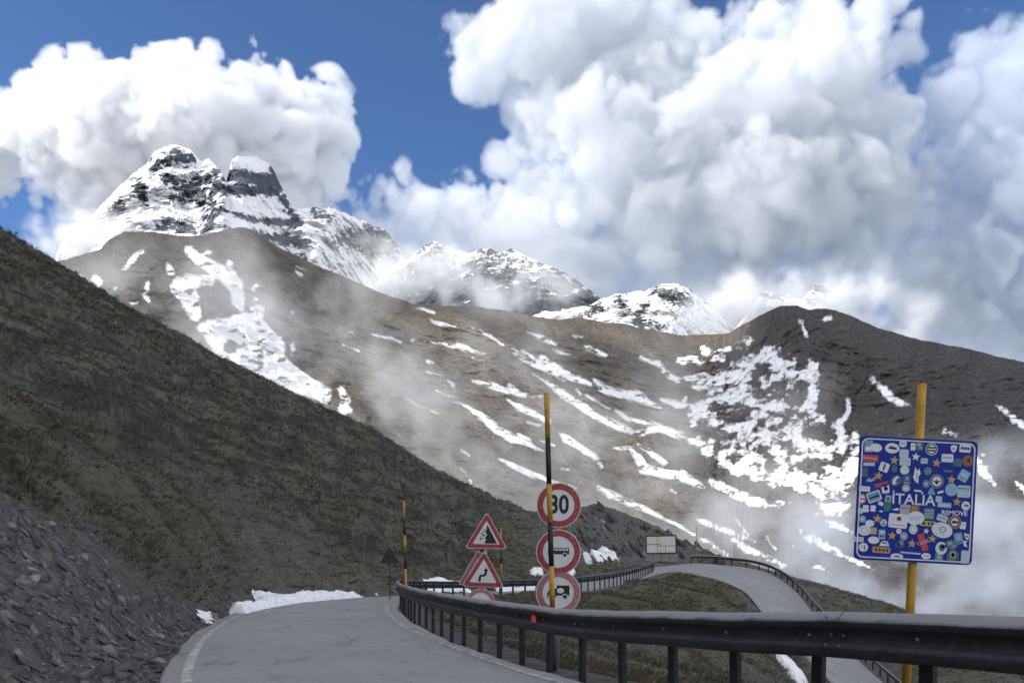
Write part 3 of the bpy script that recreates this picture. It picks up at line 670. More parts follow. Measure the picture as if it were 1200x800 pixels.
viso_rock = [[(182, 195, 4), (205, 180, 5), (222, 188, 5)], [(195, 212, 5), (215, 222, 6), (245, 210, 7), (255, 202, 5)], [(205, 232, 4), (235, 236, 4), (250, 232, 2)], [(140, 240, 5), (128, 255, 4)], [(160, 215, 4), (170, 235, 3)], [(190, 262, 3), (225, 268, 4)],
             [(262, 205, 6), (285, 208, 9), (320, 212, 9), (330, 220, 5)], [(262, 222, 7), (290, 222, 8), (325, 224, 6)], [(258, 245, 3), (300, 258, 4), (340, 262, 5)], [(262, 272, 4), (310, 278, 6), (355, 285, 6)], [(250, 240, 4), (244, 270, 5)], [(330, 232, 5), (350, 262, 4)],
             [(318, 198, 4), (325, 205, 4)], [(400, 280, 6), (435, 285, 12), (460, 290, 8)], [(430, 268, 4), (455, 278, 6)], [(370, 250, 3), (385, 255, 3)], [(300, 296, 5), (350, 305, 5)]]
def viso_snow(x, y, W, n):
    s = np.full(x.shape, 4.5)
    tower = [c for c in viso_rock if c[0][0] > 255 and c[0][1] < 250]; rest = [c for c in viso_rock if c not in tower]
    s = np.minimum(s, np.clip(-chain_sdf(x, y, rest) * .45, -2.4, 5)) - .5
    s = np.minimum(s, np.clip(-chain_sdf(x, y, tower) * .8, -5, 5))
    tw = 1 - .55 * sstep(262, 270, x) * sstep(345, 330, x)
    s = s + tw * (2.4 * perlin(x / 30, y / 4.0 + x * .05, 2.0) + 2.2 * fbm(x / 7, y / 5, 4.0, 4, .65) - 1.2 * (n - .2))
    return s + .4, .5 + 0 * x
mountain('mountain', 'two-topped snowy rock peak rising behind the brown flank', viso, viso_c, 385, 700, 380, .034, 420.0, viso_snow,
         m_mount('hazed_rock_and_fresh_snow', (.15, .17, .215), (.19, .205, .245), (.13, .15, .195), 6.3, .8, 5.0, .8), 2.0, 1.0, 1.7, (1, 1, 1), 0.0, lambda x, y: 1 - .6 * sstep(260, 270, x) * sstep(350, 335, x))  # distance haze put into the rock as a pale blue cast
far1 = [(430, 345, 5600), (460, 312, 5500), (489, 294, 5500), (508, 282, 5500), (528, 291, 5500), (550, 297, 5500), (565, 291, 5450), (575, 291, 5400), (586, 296, 5400), (599, 291, 5350), (616, 299, 5300), (636, 309, 5250), (660, 318, 5200), (687, 336, 5150), (704, 350, 5100), (730, 375, 5000), (760, 400, 5000)]
def far1_snow(x, y, W, n):
    s = 1.2 + 2.4 * perlin(x / 40, y / 7 + x * .05, 6.0) - 2.0 * n - sstep(600, 650, x) * 1.2 - (y - np.interp(x, [r[0] for r in far1], [r[1] for r in far1])) * .05
    return s, .7 + 0 * x
mountain('mountain', 'hazy grey ridge with thin snow half hidden by cloud', far1, [(430, 420, 4600), (520, 420, 4500), (600, 420, 4400), (680, 420, 4500), (760, 420, 4700), (560, 340, 4950), (640, 350, 4900)], 420, 330, 130, .03, 430.0, far1_snow,
         m_mount('grey_ridge_rock', (.10, .11, .135), (.13, .135, .155), (.09, .10, .125), 5.2, .8, 5.5), 1.8, 1.0, 5.1)
far2 = [(600, 392, 4700), (623, 370, 4700), (636, 365, 4750), (656, 363, 4800), (690, 358, 4900), (704, 350, 5000), (724, 345, 5100), (744, 341, 5150), (758, 340, 5150), (765, 336, 5180), (775, 333, 5200), (794, 332, 5250), (810, 340, 5300), (836, 362, 5400), (862, 384, 5500), (880, 360, 5600), (894, 342, 5600), (925, 346, 5700), (940, 352, 5700), (952, 335, 5750), (970, 333, 5750), (980, 352, 5800), (1000, 372, 5900), (1070, 420, 5900)]
far2_rock = [[(764, 338, 4), (780, 345, 7), (795, 350, 8), (805, 352, 6)], [(724, 350, 4), (735, 362, 4), (725, 372, 3)], [(755, 360, 4), (745, 375, 5), (765, 385, 5)], [(895, 345, 3), (915, 349, 3)], [(955, 336, 5), (968, 340, 6)], [(700, 358, 5), (690, 366, 4)]]
def far2_snow(x, y, W, n):
    s = 3.2 + 1.6 * perlin(x / 26, y / 7 + x * .1, 9.0) - 1.4 * n
    s = np.minimum(s, np.clip(-chain_sdf(x, y, far2_rock) * .5, -2, 5)) + 1.6 * fbm(x / 6, y / 4, 3.0, 4, .6); return s, .6 + 0 * x
mountain('mountain', 'bright snow massif showing above the brown saddle', far2, [(600, 430, 4200), (700, 430, 4200), (800, 430, 4400), (900, 430, 4800), (1070, 430, 5200), (745, 370, 4700), (790, 372, 4800)], 430, 520, 130, .028, 380.0, far2_snow,
         m_mount('massif_rock_and_snow', (.12, .13, .155), (.15, .155, .175), (.10, .11, .135), 5.0, .9, 6.5), 1.6, 1.0, 8.8)

# ------------------------------------------------------------------ clouds and mist: voxel volumes in the air
def band(shape, lam, rng):
    f = np.fft.rfftn(rng.normal(size=shape).astype('f'))
    k = np.sqrt(np.fft.fftfreq(shape[0])[:, None, None] ** 2 + np.fft.fftfreq(shape[1])[None, :, None] ** 2 + np.fft.rfftfreq(shape[2])[None, None, :] ** 2)
    f *= np.exp(-((k * lam - 1) / .45) ** 2)
    r = np.fft.irfftn(f, s=shape, axes=(0, 1, 2)).astype('f'); return r / (r.std() + 1e-9)
def volume(name, dens, origin, vox, density, label, aniso=0.0, colr=(.945, .955, .975, 1)):
    """grid of air thick with droplets; dens[z(up), y(away), x(right)]"""
    nz, ny, nx = dens.shape
    me = bpy.data.meshes.new(name); me.vertices.add(dens.size)
    me.attributes.new('thickness', 'FLOAT', 'POINT').data.foreach_set('value', dens.ravel().astype('f'))
    o = obj(name, me, None, origin, None, (vox, vox, vox))
    ng = bpy.data.node_groups.new(name, 'GeometryNodeTree')
    ng.interface.new_socket('Geometry', in_out='INPUT', socket_type='NodeSocketGeometry')
    ng.interface.new_socket('Geometry', in_out='OUTPUT', socket_type='NodeSocketGeometry')
    N = ng.nodes; l = ng.links.new; gi = N.new('NodeGroupInput'); go = N.new('NodeGroupOutput')
    pos = N.new('GeometryNodeInputPosition'); ad = N.new('ShaderNodeVectorMath'); ad.operation = 'ADD'; ad.inputs[1].default_value = (.5, .5, .5)
    fl = N.new('ShaderNodeVectorMath'); fl.operation = 'FLOOR'; sx = N.new('ShaderNodeSeparateXYZ')
    l(pos.outputs[0], ad.inputs[0]); l(ad.outputs[0], fl.inputs[0]); l(fl.outputs[0], sx.inputs[0])
    def im(op, a, b):
        m = N.new('FunctionNodeIntegerMath'); m.operation = op; l(a, m.inputs[0])
        if isinstance(b, int): m.inputs[1].default_value = b
        else: l(b, m.inputs[1])
        return m.outputs[0]
    t = im('ADD', im('MULTIPLY', im('ADD', im('MULTIPLY', sx.outputs[2], ny), sx.outputs[1]), nx), sx.outputs[0])
    at = N.new('GeometryNodeInputNamedAttribute'); at.data_type = 'FLOAT'; at.inputs[0].default_value = 'thickness'
    si = N.new('GeometryNodeSampleIndex'); si.data_type = 'FLOAT'; si.domain = 'POINT'; si.clamp = True
    l(gi.outputs[0], si.inputs[0]); l(at.outputs[0], si.inputs[1]); l(t, si.inputs['Index'])
    vc = N.new('GeometryNodeVolumeCube'); l(si.outputs[0], vc.inputs['Density'])
    vc.inputs['Min'].default_value = (0, 0, 0); vc.inputs['Max'].default_value = (nx - 1, ny - 1, nz - 1)
    for k, r in zip('XYZ', (nx, ny, nz)): vc.inputs['Resolution ' + k].default_value = r
    sm = N.new('GeometryNodeSetMaterial'); l(vc.outputs[0], sm.inputs[0]); l(sm.outputs[0], go.inputs[0])
    mt = bpy.data.materials.new(name + '_droplets'); mt.use_nodes = True; mt.node_tree.nodes.clear()
    out = mt.node_tree.nodes.new('ShaderNodeOutputMaterial'); pv = mt.node_tree.nodes.new('ShaderNodeVolumePrincipled')
    pv.inputs['Color'].default_value = colr; pv.inputs['Density'].default_value = density; pv.inputs['Anisotropy'].default_value = aniso
    mt.node_tree.links.new(pv.outputs[0], out.inputs['Volume'])
    sm.inputs['Material'].default_value = mt
    md = o.modifiers.new('droplets', 'NODES'); md.node_group = ng
    return tag(o, label, kind='stuff')
def grid_px(boxp, t, vox, depth_px):
    x0, y0, x1, y1 = boxp
    nx = int((x1 - x0) / vox); nz = int((y1 - y0) / vox); ny = int(depth_px / vox); m = t / F
    org = P(x0, y1, t); org[1] -= depth_px / 2 * m
    z, y, x = np.meshgrid(y1 - np.arange(nz, dtype='f') * vox, np.arange(ny, dtype='f') * vox - depth_px / 2, x0 + np.arange(nx, dtype='f') * vox, indexing='ij')
    return (nz, ny, nx), x, y, z, org, m
def edge_fade(sh, k=3):
    f = np.ones(sh, 'f')
    for ax in range(3):
        i = np.arange(sh[ax]); g = np.clip(np.minimum(i, sh[ax] - 1 - i) / k, 0, 1); s = [1, 1, 1]; s[ax] = -1; f *= g.reshape(s)
    return f
def cumulus(label, boxp, t, vox, lobes, seed, density, depth_px, amp, lam, soft=5, warp=10, fade=None, colr=(.945, .955, .975, 1)):
    sh, x, y, z, org, m = grid_px(boxp, t, vox, depth_px)
    rng = np.random.default_rng(seed)
    x2 = x + band(sh, 70 / vox, rng) * warp; z2 = z + band(sh, 70 / vox, rng) * warp
    s = np.full(sh, -999, 'f')
    for lb in lobes:
        cx, cz, r, dy = lb[:4]; dy = dy + 25; sq = lb[4] if len(lb) > 4 else 1.0
        d = r - np.sqrt((x2 - cx) ** 2 + ((z2 - cz) * sq) ** 2 + (y - dy) ** 2)
        k = 10.; h = np.clip(.5 + .5 * (d - s) / k, 0, 1); s = s * (1 - h) + d * h + k * h * (1 - h)
    s0 = s.copy()
    for A_, l_ in zip(amp, lam): s += A_ * (np.abs(band(sh, l_ / vox, rng)) - .8)
    s = np.minimum(s, s0 * .8 + 7)
    w = soft
    if fade is not None:      # ragged, thin base
        f = np.clip((z - fade[0]) / (fade[1] - fade[0]), 0, 1); w = soft * (1 + 5 * f)
    d = np.clip(s / w, 0, 1); d = d * d * (3 - 2 * d)
    if fade is not None: d *= 1 - .96 * f
    d *= edge_fade(sh)
    return volume('cloud', d, org, vox * m, density, label, 0.0, colr)
L1 = [(40, 122, 42, 0), (82, 88, 36, -10), (75, 160, 60, -30), (145, 110, 40, 10), (200, 88, 44, 0), (150, 170, 70, -40), (255, 100, 42, 0), (300, 106, 46, -10), (240, 165, 75, -50), (345, 122, 40, 0), (385, 125, 30, 10), (372, 170, 34, 0), (320, 190, 60, -20), (100, 215, 50, 0),
      (200, 235, 50, 0), (350, 235, 45, 0), (5, 150, 35, 0), (-60, 170, 60, 0)]
cumulus('heaped white cloud standing behind the two-topped peak', (-130, 15, 440, 310), 9500, 2.4, L1, 1, .17, 216, (10, 10, 6, 3, 1.4), (90, 50, 26, 13, 7), 3.2, 7, (200, 330))
L2 = [(572, 50, 46, 0), (635, 40, 66, -30), (700, 10, 70, 0), (760, 40, 70, 20), (650, 110, 56, 10), (700, 110, 60, 0), (740, 110, 70, 0), (800, 60, 60, 0), (850, 80, 55, 20), (900, 30, 48, 0), (950, 40, 58, 0), (1005, 45, 55, 0), (1050, 40, 32, 0),
      (960, 110, 75, -30), (1025, 150, 50, -30), (890, 150, 80, -30), (800, 170, 80, -30), (720, 190, 66, -40), (690, 150, 40, -60), (770, 250, 80, -20), (860, 240, 80, -50), (950, 230, 80, -20), (1050, 230, 70, 0), (650, 250, 60, 0), (700, 310, 60, 0), (800, 320, 60, 0), (900, 320, 60, 0), (1000, 310, 60, 0), (620, 200, 40, 0), (600, 300, 60, 0), (1090, 330, 60, 0), (1060, 390, 60, 0), (960, 380, 60, 0), (860, 380, 60, 0), (760, 370, 50, 0), (660, 350, 50, 0)]
cumulus('towering white cloud mass filling the middle and right of the sky', (500, -70, 1160, 450), 9800, 2.8, L2, 2, .10, 226, (12, 9, 6, 3.4, 2.0), (110, 60, 30, 15, 8), 5, 9, (200, 470), (.885, .905, .94, 1))
L3 = [(450, 238, 32, 0), (478, 212, 24, 0), (430, 262, 30, 0), (500, 240, 40, 0), (545, 245, 40, 0), (560, 215, 16, 0), (590, 260, 45, 0), (520, 280, 45, 0), (470, 275, 40, 0), (640, 290, 50, 0), (420, 285, 25, 0)]
cumulus('low white cloud puff between the snowy peak and the cloud tower', (385, 160, 700, 345), 9300, 2.4, L3, 5, .07, 110, (8, 6, 4, 2), (60, 34, 18, 9), 6, 8, (235, 345))
L4 = [(1170, 60, 50, 0), (1130, 110, 50, 0), (1190, 140, 70, -20), (1150, 190, 60, -20), (1210, 230, 80, -20), (1150, 270, 60, 0), (1200, 330, 80, -10), (1130, 340, 50, 0), (1260, 60, 70, 0), (1290, 200, 90, 0), (1280, 330, 90, 0), (1080, 370, 40, 0), (1110, 420, 50, 0), (1190, 420, 60, 0), (1280, 430, 70, 0)]
cumulus('grey shaded cloud bank rising at the picture\'s right side', (1040, -10, 1380, 490), 9800, 3.0, L4, 9, .07, 200, (12, 8, 5, 2.5), (90, 50, 26, 13), 6, 8, (380, 520), (.76, .81, .88, 1))  # its shade is put into the droplet colour, greyer than the other clouds
def mist(label, boxp, t, vox, blobs, seed, density, depth_px, thr=.0, lam=(160, 80, 40, 20), aniso=0.0, colr=(.945, .955, .975, 1), rag=.75):
    sh, x, y, z, org, m = grid_px(boxp, t, vox, depth_px)
    rng = np.random.default_rng(seed); s = np.zeros(sh, 'f')
    for cx, cz, rx, rz, a in blobs: s = np.maximum(s, a * np.exp(-((x - cx) / rx) ** 2 - ((z - cz) / rz) ** 2 - (y / (depth_px * .33)) ** 2))
    n = sum(band(sh, max(l_ / vox, 2.2), rng) * w for l_, w in zip(lam, (.8, .7, .55, .4)))
    d = np.clip(s * (1 + rag * n) - thr * (1 - s), 0, None) * edge_fade(sh, 4)
    return volume('mist', d, org, vox * m, density, label, aniso, colr)
mist('thin drifting mist in front of the snow-streaked brown mountain', (20, 240, 1000, 720), 620, 5, [(300, 400, 140, 110, .62), (420, 480, 160, 90, .6), (200, 330, 120, 60, .45), (560, 520, 160, 90, .55), (720, 560, 160, 90, .55), (640, 420, 120, 60, .25), (870, 620, 130, 80, .8), (380, 430, 300, 170, .42), (700, 540, 280, 120, .42)], 21, .055, 130, .06, rag=.6)
mist('dense white fog filling the valley behind the blue sign', (820, 480, 1400, 800), 360, 7, [(1120, 680, 130, 95, 1.0), (1220, 660, 160, 110, 1.0), (1020, 680, 120, 90, .9), (950, 670, 100, 60, .5), (1300, 640, 200, 140, 1.)], 22, .08, 150, .10, (160, 80, 40, 20), 0.0, (.80, .85, .92, 1))
mist('cloud wisps hanging on the far grey ridge', (400, 270, 1120, 430), 4100, 4, [(520, 330, 90, 36, 1.1), (450, 318, 60, 36, 1.1), (590, 342, 80, 30, 1.1), (650, 338, 40, 20, .6), (560, 318, 60, 24, .7), (850, 372, 50, 26, 1.0), (920, 362, 80, 26, .9), (870, 350, 40, 20, .6), (1000, 356, 40, 34, 2.0), (1040, 385, 60, 30, 1.5), (862, 352, 30, 30, 1.6), (925, 330, 22, 14, 1.0)], 23, .12, 70, .10, (90, 45, 22, 12))
mist('cloud wisp wrapped round the foot of the snowy peak', (20, 230, 180, 330), 5000, 4, [(85, 276, 42, 26, 1.0), (140, 268, 34, 18, .7)], 24, .2, 60, .10, (60, 30, 16, 10))
mist('low grey cloud layer resting behind the right-hand summit', (560, 230, 1330, 470), 9900, 5, [(900, 345, 150, 55, 1.0), (1080, 360, 160, 75, 1.1), (1230, 375, 130, 90, 1.1), (720, 325, 130, 45, .8), (1000, 310, 120, 50, .8)], 25, .14, 110, .06, (120, 60, 30, 15), 0.0, (.86, .89, .94, 1))
# cloud drifting overhead whose shadow lies on the right-hand summit
_n = (9, 52, 36); _z, _y, _x = np.meshgrid(np.linspace(-1, 1, _n[0]), np.linspace(-1, 1, _n[1]), np.linspace(-1, 1, _n[2]), indexing='ij')
_r = np.random.default_rng(31); _d = 1.25 - _x ** 4 - _y ** 4 - _z ** 2 + .35 * band(_n, 12, _r) + .25 * band(_n, 6, _r)
volume('cloud', np.clip(_d, 0, 1) * edge_fade(_n, 2), (-1750, 150, 1560), 38.0, .25, 'flat cloud overhead casting its shadow on the right-hand summit', 0.0)

# ------------------------------------------------------------------ guardrails
def sweep(path, nrm, prof):
    """profile [(out, up)] carried along a path; nrm points out"""
    n = len(path); k = len(prof)
    v = np.stack([np.c_[path[:, :2] + nrm * a, path[:, 2] + b] for a, b in prof], 1).reshape(-1, 3)
    return v, grid_faces(n, k)
W_BEAM = [(0, 0), (.028, .010), (.044, -.004), (.092, -.058), (.094, -.074), (.060, -.112), (.020, -.138), (.018, -.186), (.058, -.212), (.092, -.250), (.092, -.266), (.040, -.318), (.022, -.330), (0, -.320),
          (.014, -.314), (.030, -.306), (.080, -.262), (.082, -.252), (.050, -.222), (.006, -.192), (.006, -.132), (.050, -.102), (.082, -.072), (.080, -.064), (.034, -.016), (.024, -.002), (.006, -.008)]
post_me = box_mesh('post', .055, .11, 1.45, M['post'], .006, -1.45)
plate_me = box_mesh('spacer', .05, .07, .10, M['post'], .004, -.05)
bolt_me = tube_mesh('bolt', .011, 0, .012, M['bolt'], 8)
def guardrail(name, label, path, out, top, spacing, panel, s_bolts, phase=0.0):
    root = tag(empty(name, tuple(path[0])), label, 'guardrail', 'guardrails of the pass road')
    o0 = path[0]
    s = np.r_[0, np.cumsum(np.linalg.norm(np.diff(path[:, :2], axis=0), axis=1))]
    beam = np.c_[path[:, :2], path[:, 2] + top]
    beam[:, 2] += .012 * fbm(s / 1.5, 0 * s, 3.0, 3)
    beam[:, :2] += out * (.015 * fbm(s / 1.2, 0 * s, 7.0, 3))[:, None]
    a = 0.0; k = 0
    while a < s[-1] - .3:
        b = min(a + panel, s[-1])
        u = np.linspace(a, min(b + .12, s[-1]), max(3, int((b - a) / .2) + 2))
        pp = np.stack([np.interp(u, s, beam[:, i]) for i in range(3)], -1); nn = np.stack([np.interp(u, s, out[:, i]) for i in range(2)], -1)
        nn /= np.linalg.norm(nn, axis=1, keepdims=True)
        pp[:, :2] += nn * (.004 * (k % 2)); pp[:, 2] += .003 * (k % 2)
        v, f = sweep(pp, nn, W_BEAM)
        wr = np.tile(np.array([1, 1, 1, .55, .15, 0, 0, 0, .1, .42, .3, 0] + [0] * (len(W_BEAM) - 12)), len(pp))  # paler along the top lip and the lower hump
        me = new_mesh('rail_beam', v - o0, f, M['rail'], False, {'pale_crest': wr})
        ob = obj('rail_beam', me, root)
        if b < s[-1] and b < s_bolts:
            q = np.array([np.interp(b + .06, s, beam[:, i]) for i in range(3)]); nb = np.array([np.interp(b, s, out[:, i]) for i in range(2)])
            tg = np.array([nb[1], -nb[0]]); rz_a = math.atan2(nb[1], nb[0])
            for ds in (-.06, .06):
                for (oo, up) in ((.066, -.030), (.019, -.162), (.072, -.236)):
                    p = np.r_[q[:2] + nb * (oo + .004) + tg * ds, q[2] + up] - o0
                    obj('bolt', bolt_me, root, p, (0, math.pi / 2, rz_a))
        a = b; k += 1
    u = phase
    while u < s[-1]:
        q = np.array([np.interp(u, s, beam[:, i]) for i in range(3)]); nb = np.array([np.interp(u, s, out[:, i]) for i in range(2)])
        rz_a = math.atan2(nb[1], nb[0])
        po = obj('post', post_me, root, np.r_[q[:2] - nb * .075, q[2] - .05] - o0, (.012 * math.sin(u * 7), .012 * math.cos(u * 5), rz_a))
        if u < s_bolts: obj('bolt', bolt_me, root, np.r_[q[:2] + nb * .020, q[2] - .162] - o0, (0, math.pi / 2, rz_a), (1.3, 1.3, 1.0))
        if u < s_bolts: obj('spacer', plate_me, root, np.r_[q[:2] - nb * .023, q[2] - .16] - o0, (0, 0, rz_a))
        u += spacing
    return root, s, beam, out
rnl = normals2(rail)
rtop = .83 + .17 * sstep(11, 5.2, rail[:, 1]) * (rail_s < 14)
near_rail, nr_s, nr_beam, nr_out = guardrail('guardrail', 'long dark steel guardrail on the inside of the hairpin, nearest the road', rail, rnl, rtop, 1.0, 4.0, 14, .35)
kk = (cen_s > s_desc + 1.0)
orail = np.c_[cen[kk, :2] + cnl[kk] * (hws[kk] + .5)[:, None], cen[kk, 2] + tilt[kk] * (hws[kk] + .5) - .02]
orn = -cnl[kk]
guardrail('guardrail', 'dark guardrail on the outer edge of the far descending road', orail, orn, .9 + 0 * orail[:, 0], 1.6, 4.0, 0, .2)
i = np.argmin(np.abs(600 + F * nr_beam[:, 0] / nr_beam[:, 1] - 636) + 100 * (nr_beam[:, 1] > 20))
q = nr_beam[i]; nb = nr_out[i]
refl = new_mesh('reflector', [(-.05, 0, -.05), (.05, 0, -.05), (.032, 0, .055), (-.032, 0, .055), (-.04, -.04, -.04), (.04, -.04, -.04), (.026, -.04, .045), (-.026, -.04, .045)],
                [(0, 3, 2, 1), (4, 5, 6, 7), (0, 1, 5, 4), (1, 2, 6, 5), (2, 3, 7, 6), (3, 0, 4, 7)], M['reflector'])
obj('reflector', refl, near_rail, np.r_[q[:2] + nb * .062, q[2] - .165] - rail[0], (0, 0, math.atan2(nb[1], nb[0]) + math.pi / 2))['label'] = 'red reflector fixed to the rail'

# ------------------------------------------------------------------ snow poles
def snow_pole(label, px0, py_g, px1, py1, t, rad_, bands, cat='pole', foot=.35):
    """pole from the ground up to (px1, py1); bands: rows where the colour changes, starting yellow at the top"""
    b = P(px0, py_g, t); e = P(px1, py1, t); v = Vector(e - b); L = v.length
    root = tag(empty('snow_pole', tuple(b)), label, cat, 'striped snow poles')
    root.rotation_euler = v.to_track_quat('Z', 'Y').to_euler()
    zs = [L] + [L * (py_g - r) / (py_g - py1) for r in bands] + [-foot]
    for k in range(len(zs) - 1):
        obj('painted_band', tube_mesh('painted_band', rad_, zs[k + 1], zs[k], M['yellow'] if k % 2 == 0 else M['black'], 14), root)
    return root
snow_pole('tall yellow and black pole in front of the round prohibition signs', 650, 800, 640.5, 460.5, 11.55, .036, [513, 567, 612, 663, 712], 'pole')
snow_pole('slim yellow and black pole at the tip of the hairpin rail', 476, 702, 473.2, 587, 29.5, .042, [607, 627, 646, 666], 'pole')
snow_pole('thin yellow pole showing behind the triangular signs', 588, 693, 587, 618, 47, .04, [640, 660, 676], 'pole')
snow_pole('short thin pole on the far stretch of guardrail', 727, 681, 726, 653, 61, .035, [670], 'pole')
snow_pole('thin bare stake against the snow strip above the outer rail', 816, 662, 816, 616, 98, .045, [], 'pole')
snow_pole('tiny stake standing on the dark spur under the blue sign', 981, 708, 981, 691, 86, .035, [], 'pole')

# ------------------------------------------------------------------ road signs
def disc_sign(root, z, r, sym, red, face=True):
    back = obj('sign_plate', slab_mesh('sign_plate', circle(r, 56), -.006, .006, M['white']), root, (0, -.05, z))
    obj('red_border', ring_mesh('red_border', circle(r * .965, 56), circle(r * .70, 56), -.009, -.0055, red), back)
    obj('rear_face', slab_mesh('rear_face', circle(r * .99, 56), .0065, .009, M['signback']), back)
    for me in sym: obj(me.name, me, back)
    return back
def stroke(pts, w):
    p = np.array(pts, float); d = np.gradient(p, axis=0); d /= np.linalg.norm(d, axis=1, keepdims=True); n_ = np.stack([-d[:, 1], d[:, 0]], -1)
    return [tuple(q) for q in p + n_ * w / 2] + [tuple(q) for q in (p - n_ * w / 2)[::-1]]
Y0, Y1 = -.0085, -.0055
b0 = P(653, 800, 12.1)
signB = tag(empty('road_sign', (b0[0], 12.1, hz(b0[0], 12.1)), (0, math.radians(.4), math.radians(4))), 'post with three round red-ringed signs, the top one reading 30', 'road sign', 'road sign posts')
zg = hz(b0[0], 12.1)
zc = [P(653, r, 12.1)[2] - zg for r in (592, 646.5, 694)]
R_ = 26.2 * 12.1 / F
obj('post', tube_mesh('post', .03, -.4, zc[0] + .22, M['galv'], 16), signB)
d1 = disc_sign(signB, zc[0], R_, [text_mesh('speed_digits', '30', R_ * 1.12, M['ink'], -.0085, .001, .010, .80, .0, .0)], M['red'])
bus = [slab_mesh('bus_symbol', rounded([(-.48 * R_, -.10 * R_), (.48 * R_, -.10 * R_), (.48 * R_, .19 * R_), (-.46 * R_, .19 * R_)], .03 * R_), Y0, Y1, M['ink'])]
for c in range(6): bus.append(slab_mesh('bus_window', [(x, z) for x, z in ((-.43 * R_ + c * .15 * R_, .06 * R_), (-.32 * R_ + c * .15 * R_, .06 * R_), (-.32 * R_ + c * .15 * R_, .155 * R_), (-.43 * R_ + c * .15 * R_, .155 * R_))], Y0 - .002, Y1 - .0025, M['white']))
for c in (-.30, .28):
    bus.append(slab_mesh('wheel_ring', circle(.11 * R_, 20, c * R_, -.13 * R_), Y0 - .002, Y1 - .0025, M['white']))
    bus.append(slab_mesh('wheel_symbol', circle(.075 * R_, 20, c * R_, -.13 * R_), Y0 - .004, Y1 - .0045, M['ink']))
d2 = disc_sign(signB, zc[1], R_, bus, M['red'])
lor = [slab_mesh('lorry_body', [(-.08 * R_, -.12 * R_), (.50 * R_, -.12 * R_), (.50 * R_, .33 * R_), (-.08 * R_, .33 * R_)], Y0, Y1, M['ink']),
       slab_mesh('lorry_cab', [(-.50 * R_, -.20 * R_), (-.085 * R_, -.20 * R_), (-.085 * R_, .18 * R_), (-.36 * R_, .18 * R_), (-.48 * R_, .02 * R_)], Y0 - .0005, Y1, M['ink']),
       slab_mesh('cab_window', [(-.42 * R_, .01 * R_), (-.20 * R_, .01 * R_), (-.20 * R_, .13 * R_), (-.34 * R_, .13 * R_)], Y0 - .002, Y1 - .0025, M['white']),
       slab_mesh('cargo_mark', circle(.12 * R_, 24, .10 * R_, .10 * R_, 1.3), Y0 - .002, Y1 - .0025, M['white'])]
for c in (-.32, .30):
    lor.append(slab_mesh('wheel_ring', circle(.13 * R_, 20, c * R_, -.17 * R_), Y0 - .003, Y1 - .003, M['white']))
    lor.append(slab_mesh('wheel_symbol', circle(.09 * R_, 20, c * R_, -.17 * R_), Y0 - .005, Y1 - .0055, M['ink']))
d3 = disc_sign(signB, zc[2], R_, lor, M['redfade']); d3['label'] = 'sun-bleached lorry prohibition disc, lowest of the three'
for z in zc: obj('clamp', box_mesh('clamp', .12, .05, .04, M['galv'], .004, z - .02), signB, (0, -.012, 0))

TA = 18.0
a0 = P(567, 705, TA); zgA = hz(a0[0], TA)
signA = tag(empty('road_sign', (a0[0], TA, zgA), (0, math.radians(1.2), math.radians(2))), 'post with two red triangular warning signs, falling rocks above a double bend', 'road sign', 'road sign posts')
obj('post', tube_mesh('post', .03, -.5, P(570, 612, TA)[2] - zgA, M['galv'], 16), signA)
def tri(side, r): h = side * .866; return rounded([(-side / 2, -h / 3), (side / 2, -h / 3), (0, h * 2 / 3)], r)
def tri_sign(px, row, side, sym, red=M['red'], yy=-.05, rot=0.0):
    z = P(px, row, TA)[2] - zgA; x = (px - 567.5) * TA / F
    p = obj('sign_plate', slab_mesh('sign_plate', tri(side, .045), -.006, .006, M['white']), signA, (x, yy, z), (0, rot, 0))
    obj('red_border', ring_mesh('red_border', tri(side * .955, .042), tri(side * .64, .02), -.009, -.0055, red), p)
    obj('rear_face', slab_mesh('rear_face', tri(side * .99, .045), .0065, .009, M['signback']), p)
    for me in sym: obj(me.name, me, p)
    return p
S = 50 * TA / F
cl = [(-.02, -.155), (.235, -.155), (.02, .24), (-.005, .19), (.012, .15), (-.022, .12), (-.012, .07), (.022, .035), (-.01, .0), (-.03, -.05), (.0, -.085), (-.045, -.12)]
rocks = [slab_mesh('cliff_symbol', [(x * S / .9 * .98, z * S / .9 * .98) for x, z in cl], Y0, Y1, M['ink'])]
for (x, z, r) in ((-.06, .10, .018), (-.085, .045, .02), (-.05, .02, .022), (-.10, -.01, .016), (-.12, -.06, .022), (-.075, -.045, .016), (-.03, .145, .014)):
    rocks.append(slab_mesh('rock_symbol', [(x + r * math.cos(k) * (1 + .25 * math.sin(3 * k + x * 90)), z + r * math.sin(k)) for k in np.linspace(0, 6.28, 7)[:-1]], Y0, Y1, M['ink']))
tri_sign(568, 628, S, rocks)
arrow = [slab_mesh('bend_arrow', stroke([(-.075, -.145), (-.075, -.10), (-.072, -.05), (-.055, -.025), (-.02, -.018), (.02, -.012), (.042, .01), (.05, .05), (.05, .09)], .05), Y0, Y1, M['ink']),
         slab_mesh('arrow_head', [(-.0, .08), (.10, .08), (.05, .155)], Y0 - .001, Y1, M['ink'])]
tri_sign(565.5, 673, S, arrow, rot=math.radians(1.0))
tri_sign(559.5, 671, S * .98, [], M['redfade'], .06, math.radians(-2))['label'] = 'bleached older triangle plate fixed behind'
zA = P(563, 706, TA)[2] - zgA
pA = obj('sign_plate', slab_mesh('sign_plate', circle(17 * TA / F, 48), -.006, .006, M['white']), signA, ((563 - 567.5) * TA / F, -.05, zA))
